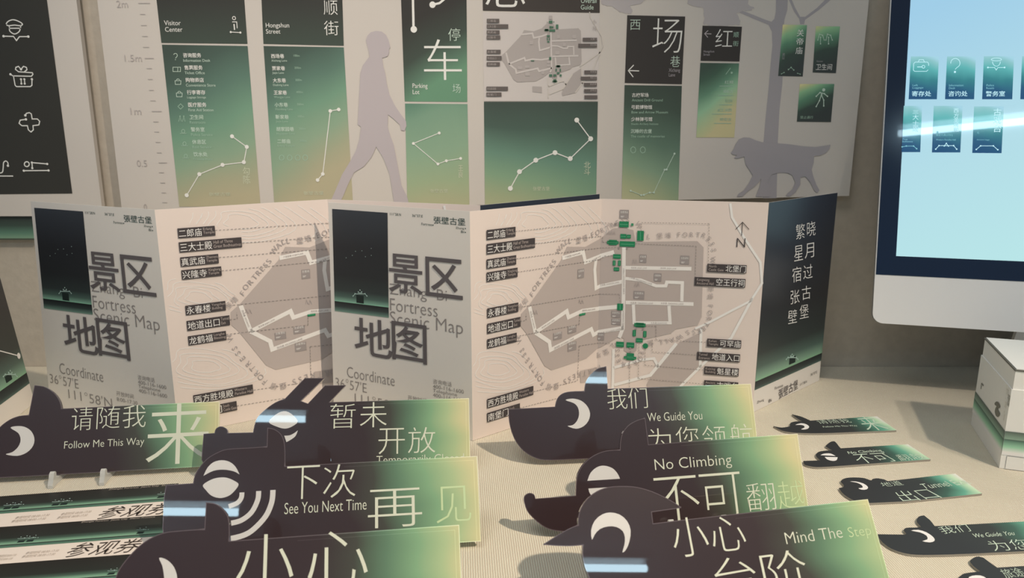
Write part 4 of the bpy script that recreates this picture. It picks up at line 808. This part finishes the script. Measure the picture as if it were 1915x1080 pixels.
def acrylic(psi, al, anchor, tr, pts, label, eyes, texts, seed, feet=((.25), (.75)), W=0.20, dark_arcs=(), coef=None):
    u, v, n = frame(psi, al); p0 = at_z(*anchor, .007)
    trp = on_plane(*tr, p0, n); h = np.dot(trp - p0, v); h = max(.058, h)
    brp_ = trp - v * h; blp = brp_ - u * W
    P = Panel(blp, brp_, trp, trp - u * W)
    cx = blp + u * W * .5
    root = thing('acrylic_sign', (cx[0], cx[1], T), label, 'sign', GS)
    uv = [q[1:] if len(q) == 3 else P.uv(*q) for q in pts]
    gm = grad('sign_print_%d' % seed, AC, coef or (-.02, .96, .07), .12, 2.2, rough=.25, coat=1.0, irr=SGI, seed=seed * 1.37)
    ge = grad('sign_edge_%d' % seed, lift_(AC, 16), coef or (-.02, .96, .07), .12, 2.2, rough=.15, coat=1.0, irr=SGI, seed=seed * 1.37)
    w = MB(); w.outline(P, uv, .004, gm, ge); plate = w.build('plate', root)
    gr = grad('sign_painted_glint_%d' % seed, lift_(AC, 44), coef or (-.02, .96, .07), .12, 2.2, rough=.15, coat=1.0, irr=SGI, seed=seed * 1.37)
    I = Ink(P, None, .0001); I.stroke([('uv', a, b) for a, b in uv], 1, gr, 0, closed=True, w_m=.00055); I.build('painted_edge_glint', plate)  # lighter outline paints a glint along the plate's edge
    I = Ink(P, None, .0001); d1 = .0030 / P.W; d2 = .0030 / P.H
    I.stroke([('uv', .45, 1 - d2), ('uv', 1 - d1, 1 - d2), ('uv', 1 - d1, .0)], 1, ge, 0, w_m=.0005); I.build('painted_inner_reflection', plate)  # pale inset line paints the reflection inside the acrylic edge
    for e in eyes:
        I = Ink(P, None, .00015); I.poly(e, EYE); I.build('eye', plate, 'white eye shape')
    for a, b in dark_arcs:
        I = Ink(P, None, .00015); I.stroke(a, b, EYE); I.build('sound_arc', plate, 'white curved stripe')
    I = Ink(P, None, .00015)
    for t in texts:
        I.cut(); I.tb(*t[:5], LET if len(t) == 6 else LETF, t[5])
    I.build('lettering', plate)
    nh = np.array([n[0], n[1], 0]); nh /= np.linalg.norm(nh)
    for f in feet:
        q = P.pt(f if not isinstance(f, tuple) else P.uv(*f)[0], 0.0); foot(root, np.array([q[0], q[1], T + .0002]) + nh * .004 * 0, u, nh)
    return P
z6 = lambda l: zz(2.66, 200, 690, l); z7 = lambda l: zz(2.571, 900, 660, l); z5 = lambda l: zz(2.768, 0, 690, l)
BRc = ('uv', 1.0, 0.0); TRc = ('uv', 1.0, 1.0)
def sm(sc, l, n=3): return smooth(sc(l), n, False)
# left column
acrylic(7.4, 24.5, (187, 882), (410, 750.5), [TRc] + z5([(318, 205)]) + sm(z5, [(318, 205), (310, 170), (290, 135), (260, 108), (225, 90), (180, 84)]) + z5([(150, 238)]) + sm(z5, [(150, 238), (100, 243), (50, 262), (0, 300), (-30, 345)]) + [(-25, 822), (-70, 838), (-110, 862), (-70, 884), (-20, 893), ('uv', .1, 0), BRc],
    'black and green animal sign at the left edge reading Follow Me This Way', [smooth(z5([(55, 303), (85, 294), (125, 297), (160, 318), (178, 355), (172, 395), (140, 430), (90, 448), (30, 440), (65, 428), (95, 400), (107, 365), (95, 330)]), 3)],
    [('请', 133, 805, 172, 43, -.013), ('随', 180, 802, 223, 42, -.013), ('我', 229, 800, 272, 42, -.013), ('Follow Me This Way', 119.5, 843, 269, 18, -.008), ('来', 272, 870, 391, 113, -.008)], 1, feet=((107, 885), (201, 880)))
acrylic(4.0, 28.2, (750, 881), (876.7, 744.5), [TRc] + z6([(1105, 165), (1187, 80), (1085, 82), (1000, 172), (963, 158), (1080, 45), (985, 45), (885, 148)]) + sm(z6, [(885, 148), (840, 165), (790, 200), (750, 240), (735, 280), (728, 315)]) + z6([(600, 318)]) + sm(z6, [(600, 318), (597, 300), (580, 288), (560, 286), (542, 298), (536, 318)]) + z6([(482, 322), (475, 400), (472, 450), (500, 505)]) + [('uv', .06, 0.0), BRc],
    'black and green animal sign with two slanted horns reading Temporarily Closed', [smooth(z6([(805, 262), (840, 225), (880, 208), (915, 220), (950, 258), (920, 285), (885, 295), (845, 285)]), 3), z6([(882, 330)]) + sm(z6, [(882, 330), (910, 328), (935, 315), (950, 303)]) + sm(z6, [(950, 303), (938, 332), (912, 352), (893, 362)])],
    [('暂', 617, 801, 664.5, 46, -.013), ('未', 673, 799, 723, 47, -.013), ('开', 707.5, 849, 757, 48, -.013), ('放', 763, 847, 814, 48, -.013), ('Temporarily Closed', 703.8, 872, 868, 20, -.008)], 2, feet=(.3, .8))
acrylic(6.6, 32.5, (895, 1011), (891.7, 852.8), [TRc] + z6([(885, 483)]) + sm(z6, [(885, 483), (885, 400), (878, 350), (860, 318), (830, 298), (800, 292)]) + z6([(797, 385)]) + sm(z6, [(797, 385), (700, 392), (600, 398), (550, 415), (500, 445), (460, 490), (438, 530), (430, 568)]) + z6([(295, 577), (285, 640), (278, 790), (285, 850)]) + [('uv', .0, 0.0), BRc],
    'black and green animal sign with curved sound stripes reading See You Next Time', [z6([(480, 530)]) + sm(z6, [(480, 530), (500, 490), (530, 462), (570, 452), (610, 460), (640, 485), (660, 523)]) + sm(z6, [(660, 523), (630, 507), (580, 499), (530, 505), (480, 530)]), smooth(z6([(478, 575), (520, 548), (560, 538), (600, 540), (640, 558), (655, 575), (630, 610), (600, 632), (560, 640), (520, 628), (492, 600)]), 3)],
    [('下', 535, 934, 597, 62, -.015), ('次', 604, 931, 664.5, 62, -.015), ('See You Next Time', 531.6, 961, 685.5, 21, -.008), ('再', 688, 988, 790, 72, -.012), ('见', 816.5, 978, 882, 68, -.014, 1)], 3, feet=((318, 1000), .8),
    dark_arcs=[(sm(z6, [(672, 612), (668, 640), (648, 665), (606, 682)], 4), 9), (sm(z6, [(755, 605), (750, 650), (720, 710), (670, 750), (618, 765)], 4), 9.5), (sm(z6, [(826, 600), (820, 660), (790, 730), (730, 795), (680, 825), (616, 842)], 4), 10)])
acrylic(7.2, 30, (680, 1190), (858, 981.4), [TRc] + z6([(608, 855)]) + sm(z6, [(608, 855), (608, 780), (600, 730), (575, 695), (540, 670), (495, 663)]) + z6([(487, 795)]) + sm(z6, [(487, 795), (350, 805), (280, 815), (210, 845), (150, 890), (95, 950), (60, 1000), (45, 1037), (30, 1100)]) + [(150, 1105), (140, 1160), (180, 1200), ('uv', .1, 0.0), BRc],
    'black and green animal sign nearest in the left column with two big characters', [smooth(z6([(260, 937), (300, 948), (335, 985), (350, 1037), (345, 1090), (320, 1130), (270, 1150), (230, 1140), (265, 1115), (285, 1070), (283, 1020), (275, 975)]), 3)],
    [('小', 440, 1112, 548, 110, -.012), ('心', 575, 1100, 688, 104, -.012), ('Mind The Step', 700, 1160, 850, 22, -.008)], 4, feet=(.3, .8), coef=(-.06, .96, .07))
# right column
acrylic(5.5, 26.05, (1110, 856), (1403.7, 717.6), [TRc] + z7([(607, 172), (600, 65)]) + sm(z7, [(600, 65), (560, 75), (525, 105), (503, 140), (497, 183)]) + sm(z7, [(497, 183), (430, 185), (390, 195), (365, 220), (355, 258)]) + z7([(132, 270)]) + sm(z7, [(132, 270), (135, 330), (155, 400), (190, 455), (235, 490), (285, 510), (340, 513)]) + [BRc],
    'black and green dog headed sign at the back reading We Guide You', [smooth(z7([(405, 225), (440, 218), (480, 228), (510, 255), (523, 290), (515, 325), (490, 352), (455, 363), (415, 350), (440, 345), (460, 325), (470, 295), (465, 262), (445, 240)]), 3)],
    [('我', 1137, 765, 1174, 38, -.015), ('们', 1176.5, 763.5, 1212, 38, -.015), ('We Guide You', 1211, 787.6, 1314, 16, -.008), ('为', 1214, 846, 1257, 45, -.014), ('您', 1266, 843, 1309, 45, -.014), ('领', 1316, 841, 1360, 45, -.014), ('航', 1368, 838, 1411, 45, -.014)], 5, feet=(.3, .8))
acrylic(9.0, 25.5, (1050, 993), (1491, 811), [TRc] + z7([(803, 440), (787, 312)]) + sm(z7, [(787, 312), (745, 325), (705, 350), (680, 385), (670, 425), (668, 465)]) + sm(z7, [(668, 465), (600, 470), (550, 488), (510, 515), (480, 550), (460, 600), (455, 685)]) + sm(z7, [(260, 700), (255, 683), (245, 675), (230, 673), (215, 680), (206, 695), (210, 725), (230, 770), (290, 825), (340, 848), (400, 856)]) + [BRc],
    'black and green round nosed animal sign in the middle right column reading No Climbing', [z7([(510, 613)]) + sm(z7, [(510, 613), (525, 575), (555, 548), (590, 540), (630, 552), (655, 578), (667, 603)]), z7([(515, 650)]) + sm(z7, [(515, 650), (525, 678), (560, 700), (600, 702), (640, 685), (665, 640)])],
    [('No Climbing', 1226, 885, 1371, 27, -.010), ('不', 1229, 980, 1313, 87, -.016), ('可', 1316, 972, 1394, 86, -.016), ('翻', 1400, 956, 1453, 52, -.013), ('越', 1458, 952, 1507, 52, -.013, 1)], 6, feet=((1248, 975), (1346, 968)))
acrylic(11.4, 34.4, (1450, 1128), (1622.4, 933.5), [TRc] + z7([(960, 803), (825, 820), (818, 762), (960, 742)]) + sm(z7, [(960, 742), (930, 720), (880, 692), (820, 665), (750, 645), (680, 640), (610, 645), (555, 665), (510, 700), (480, 745), (468, 790), (468, 825)]) + sm(z7, [(468, 825), (420, 845), (360, 880), (300, 918)]) + sm(z7, [(300, 918), (350, 923), (430, 925), (490, 920)]) + sm(z7, [(490, 920), (488, 960), (495, 1010), (520, 1080), (550, 1140)]) + [(1130, 1130), ('uv', .08, 0.0), BRc],
    'black and green crested bird sign nearest in the right column reading Mind The Step', [smooth(z7([(532, 897), (528, 850), (545, 805), (580, 775), (620, 765), (665, 775), (700, 805), (718, 850), (712, 905), (695, 945), (678, 957), (688, 920), (690, 885), (680, 855), (650, 835), (610, 832), (570, 845), (545, 872)]), 2)],
    [('小', 1263.7, 1043, 1331, 74, -.014), ('心', 1336, 1033, 1400, 66, -.014), ('Mind The', 1471, 1017, 1580, 22, -.012), ('Step', 1590, 1010, 1633, 25, -.012, 1), ('台', 1345, 1122, 1424, 78, -.014), ('阶', 1435, 1113, 1520, 80, -.014)], 7, feet=(.3, .8), coef=(-.08, .96, .07))

# ------------------------------------------------------------------ flat cards on the table
z8 = lambda l: zz(3.176, 1380, 740, l)
CDM = [(0, (40, 40, 40)), (.45, (44, 46, 44)), (.62, (52, 78, 66)), (.78, (84, 136, 112)), (.92, (160, 180, 146)), (1, (206, 202, 172))]
CEDGE = mat('card_edge', alb((150, 138, 120), IT), .8); CEYE = mat('card_eye_white', alb((208, 200, 182), (.58, .54, .48)), .5); CLET = mat('card_letter', alb((168, 178, 156), (.58, .54, .48)), .5)
GC = 'flat animal cards lying on the table at the right'
def card(quad_, outl, label, eyes, texts, seed, coef=(-.05, .95, .12)):
    hz = .0022
    P = Panel(*[at_z(*q, hz) for q in z8(quad_)])
    c = P.pt(.4, .5); root = thing('animal_card', (c[0], c[1], T), label, 'card', GC)
    gm = grad('card_print_%d' % seed, CDM, coef, .12, 2.0, irr=(.58, .54, .48), rough=.5, seed=seed * 2.1)
    w = MB(); w.outline(P, [P.uv(*q) for q in outl], hz - .0003, gm, CEDGE); b = w.build('card', root)
    for e in eyes: I = Ink(P, None, .0002); I.poly(e, CEYE); I.build('eye', b, 'white eye shape')
    I = Ink(P, None, .0002)
    for t, a, bq, c_, off in texts: I.cut(); I.text(t, *z8([a, bq, c_]), CLET, off)
    I.build('lettering', b); return root
card([(440, 220), (940, 203), (825, 120), (430, 145)], sm(z8, [(210, 178), (260, 187), (308, 180)]) + sm(z8, [(308, 180), (312, 160), (340, 151), (380, 150)]) + sm(z8, [(380, 150), (345, 128), (320, 108)]) + sm(z8, [(320, 108), (370, 120), (410, 136), (430, 146)]) + z8([(825, 120), (942, 203)]) + sm(z8, [(560, 219), (440, 221), (350, 218), (290, 212), (250, 200), (210, 178)]),
    'small sharp eared animal card lying at the back beside the folded map', [smooth(z8([(340, 172), (375, 162), (405, 168), (423, 182), (415, 195), (390, 200), (375, 197), (395, 188), (390, 176), (365, 172)]), 2)],
    [('请随我', (483, 166), (680, 158), (460, 143), -.012), ('来', (772, 206), (905, 200), (690, 126), -.01), ('Follow Me This Way', (510, 190), (715, 182), (502, 180), 0)], 1)
card([(470, 422), (1145, 375), (1010, 286), (600, 302)], z8([(388, 385), (490, 382)]) + sm(z8, [(490, 382), (470, 365), (463, 348), (478, 332), (510, 325), (560, 322)]) + sm(z8, [(560, 322), (530, 305), (522, 295), (545, 275), (565, 268), (580, 273), (600, 298), (612, 310)]) + z8([(1010, 286), (1145, 375), (560, 418)]) + sm(z8, [(560, 418), (470, 422), (420, 415), (395, 405), (388, 385)]),
    'small animal card with a raised horn reading No Climbing', [z8([(490, 352)]) + sm(z8, [(490, 352), (510, 343), (550, 342), (580, 357)]), z8([(515, 362), (592, 364)]) + sm(z8, [(592, 364), (585, 382), (560, 386), (530, 377), (515, 362)])],
    [('No Climbing', (662, 350), (872, 334), (648, 330), 0), ('不可', (722, 402), (958, 386), (680, 348), -.012), ('翻越', (968, 386), (1130, 374), (930, 350), -.01)], 2)
card([(780, 635), (1450, 578), (1290, 460), (890, 505)], smooth(z8([(600, 545), (625, 541), (628, 528), (612, 510), (620, 495), (650, 485), (700, 483), (750, 487), (790, 500), (800, 492), (830, 488), (870, 495)]), 3, False) + z8([(890, 505), (1290, 460), (1450, 578), (1000, 625), (780, 635)]) + sm(z8, [(780, 635), (720, 630), (660, 605), (620, 575), (600, 545)]),
    'flat animal card with a rounded head reading Tunnel Exit', [smooth(z8([(665, 508), (700, 508), (745, 520), (772, 540), (765, 555), (735, 557), (715, 548), (740, 545), (735, 530), (705, 515)]), 2)],
    [('地道', (862, 540), (988, 528), (842, 514), -.012), ('出口', (985, 628), (1218, 606), (925, 568), -.014), ('Tunnel Exit', (1105, 553), (1390, 520), (1078, 524), -.008)], 3)
card([(1400, 935), (2030, 905), (1880, 735), (1170, 772)], z8([(830, 820), (980, 822)]) + sm(z8, [(980, 822), (1000, 818), (985, 797), (1000, 782), (1060, 780), (1088, 776)]) + sm(z8, [(1088, 776), (1066, 752), (1062, 735), (1075, 715), (1105, 708)]) + z8([(1140, 735), (1170, 772), (1880, 735), (2030, 905), (1400, 935)]) + sm(z8, [(1400, 935), (1200, 942), (1060, 942), (980, 930), (910, 905), (860, 870), (840, 845)]),
    'flat dog headed card at the lower right reading We Guide You', [smooth(z8([(1028, 800), (1070, 795), (1120, 810), (1160, 838), (1168, 860), (1140, 870), (1095, 862), (1125, 852), (1120, 830), (1080, 810)]), 2)],
    [('我们', (1222, 820), (1388, 803), (1180, 778), -.012), ('We Guide You', (1405, 842), (1645, 826), (1390, 818), -.004), ('为您领航', (1528, 922), (2010, 893), (1465, 862), -.014)], 4)
card([(1500, 1260), (2250, 1190), (2010, 990), (1540, 1018)], sm(z8, [(1300, 1090), (1330, 1060), (1360, 1050), (1440, 1041)]) + sm(z8, [(1440, 1041), (1400, 1010), (1380, 985), (1385, 970), (1410, 955), (1430, 952)]) + z8([(1460, 960), (1500, 990), (1540, 1018), (2010, 990), (2250, 1190), (1500, 1260)]) + sm(z8, [(1500, 1260), (1380, 1210), (1320, 1150), (1300, 1090)]),
    'flat animal card cut off by the bottom right corner of the photo', [smooth(z8([(1368, 1085), (1390, 1068), (1440, 1066), (1478, 1085), (1480, 1120), (1440, 1140), (1400, 1125)]), 2)],
    [('旅途', (1595, 1082), (1725, 1068), (1548, 1030), -.012), ('愉快', (1760, 1120), (1960, 1100), (1690, 1050), -.012)], 5)

# ------------------------------------------------------------------ admission tickets
TKI = (.85, .78, .68)
TKP = mat('ticket_paper', alb((222, 204, 184), TKI), .6); TKB = mat('ticket_ink', alb((58, 48, 42), TKI), .6); TKF = mat('ticket_ink_faint', alb((176, 160, 142), TKI), .6)
TKD = grad('ticket_night', [(0, (132, 164, 132)), (.08, (112, 146, 116)), (.18, (70, 90, 74)), (.34, (44, 46, 40)), (1, (42, 38, 34))], (0, 0, 1), irr=TKI, rough=.4)
TKG = grad('ticket_band', [(0, (92, 124, 100)), (.7, (70, 96, 80)), (.85, (40, 42, 36)), (1, (36, 34, 30))], (0, 0, 1), irr=TKI, rough=.4)
zk = lambda x, y: (x / 5.142, 870 + y / 5.142)
def ticket(k, ytl, yg, yw, yb, sl, label, cn, faint):
    """heights of its lines at the left edge of the zoomed crop, all rising to the right"""
    hz = .0006 + .0006 * k; s_ = lambda y: sl - (y - 295) * .0000
    xl, xr = -700, 1720
    def line(y, x): return zk(x, y - x * sl)
    A_ = at_z(*line(ytl, xl), hz); B_ = at_z(*line(ytl, xr), hz); d = (B_ - A_); d[2] = 0; d /= np.linalg.norm(d); up = np.array([-d[1], d[0], 0])
    y_of = lambda y: np.dot(at_z(*line(y, 700), hz) - A_, up)
    yy = [y_of(v) for v in (ytl, yg, yw, yb)]; Lw = np.linalg.norm(B_ - A_)
    P = Panel(A_ + up * yy[3], A_ + d * Lw + up * yy[3], A_ + d * Lw, A_)
    vv = [1 - y / yy[3] for y in yy]
    c = P.pt(.5, .5); root = thing('admission_ticket', (c[0], c[1], T), label, 'ticket', 'admission tickets overlapping at the lower left')
    w = MB(); w.slab(P, .0004, TKP); b = w.build('slip', root)
    w = MB()
    for m, v0, v1 in ((TKD, vv[1], vv[0]), (TKG, vv[2], vv[1])): w.add([P.pt(0, v0, .0002), P.pt(1, v0, .0002), P.pt(1, v1, .0002), P.pt(0, v1, .0002)], [(0, 1, 2, 3)], m, [(0, 0), (1, 0), (1, 1), (0, 1)])
    I = Ink(P, None, .0003); I.mb = w
    for x in (60, 140, 525, 605, 1540) if k == 0 else ((195, 280, 1340) if k == 1 else (1060,)):
        y0 = yg - x * sl; wd_ = 34
        I.poly([zk(x - wd_, y0 - 6), zk(x + wd_, y0 - 12), zk(x + wd_ + 18, y0 - 32), zk(x - wd_ + 22, y0 - 27)], GATE, 0)
        for a, b_ in ((-40, -44), (-12, -60), (22, -52), (46, -70), (66, -48)): I.dot(*zk(x + a + 20, y0 + b_), .7, STAR, 1, 6)
        I.stroke([zk(x - 26, y0 - 42), zk(x + 70, y0 - 50)], .8, STAR, 1)
    I.tb('Zhangbi Fortress  Jiexiu City  Shanxi Province', *zk(1040 - 265 * k, 242 + 315 * k), None, 3.2, TKF) if k < 2 else None
    I.build('night_picture', b)
    I = Ink(P, None, .0003)
    if cn: I.text('参观券', *[zk(*q) for q in cn], TKB, -.004)
    for x0_, y0_, x1_, y1_ in faint:
        hh = 60
        for r in (0, 1): I.text('参观时间 08:00-17:30', zk(x0_ + 36 * (1 - r), y0_ - 8 - 34 * (1 - r)), zk(x1_ + 36 * (1 - r), y1_ - 8 - 34 * (1 - r)), zk(x0_ + 36 * (1 - r) + 26, y0_ - 36 - 34 * (1 - r)), TKF)
    I.build('lettering', b)
ticket(0, 297, 434, 462, 605, .073, 'overlapping admission ticket farthest from the edge of the photo', [(893, 520), (1600, 464), (1045, 398)], [(100, 560, 430, 530), (540, 525, 830, 498)])
ticket(1, 592, 764, 793, 960, .073, 'admission ticket in the middle of the three overlapping ones', [(590, 888), (1290, 832), (742, 748)], [(-60, 930, 110, 915), (200, 900, 520, 872)])
ticket(2, 948, 1140, 1175, 1340, .076, 'admission ticket nearest the bottom edge of the photo', None, [])

# ------------------------------------------------------------------ tube lamps over the table, mirrored in the signs
def tube(x0, x1, label):
    y, zc, r = -1.6, T + 1.57, .015
    root = thing('tube_lamp', ((x0 + x1) / 2, y, zc), label, 'lamp', 'tube lamps over the display table')
    w = MB(); n = 14
    ring_ = lambda x: [(x, y + r * math.cos(2 * math.pi * i / n), zc + r * math.sin(2 * math.pi * i / n)) for i in range(n)]
    w.add(ring_(x0) + ring_(x1), [(i, (i + 1) % n, n + (i + 1) % n, n + i) for i in range(n)] + [list(range(n)), list(range(2 * n - 1, n - 1, -1))], mat('tube_light', (.8, .8, .8), .5, emit=(.60, .86, 1.0), estr=20))
    w.build('glowing_tube', root)
    w = MB(); w.box(x0 - .03, x1 + .03, y - .03, y + .03, zc + .03, zc + .07, mat('lamp_housing', (.5, .5, .5), .5))
    for x in (x0 - .01, x1 + .01): w.box(x - .008, x + .008, y - .012, y + .012, zc - .01, zc + .035, mat('lamp_housing', (.5, .5, .5), .5))
    w.build('housing', root)
tube(-1.7, -.60, 'white tube lamp over the left of the table')
tube(.42, 1.48, 'white tube lamp over the right of the table')
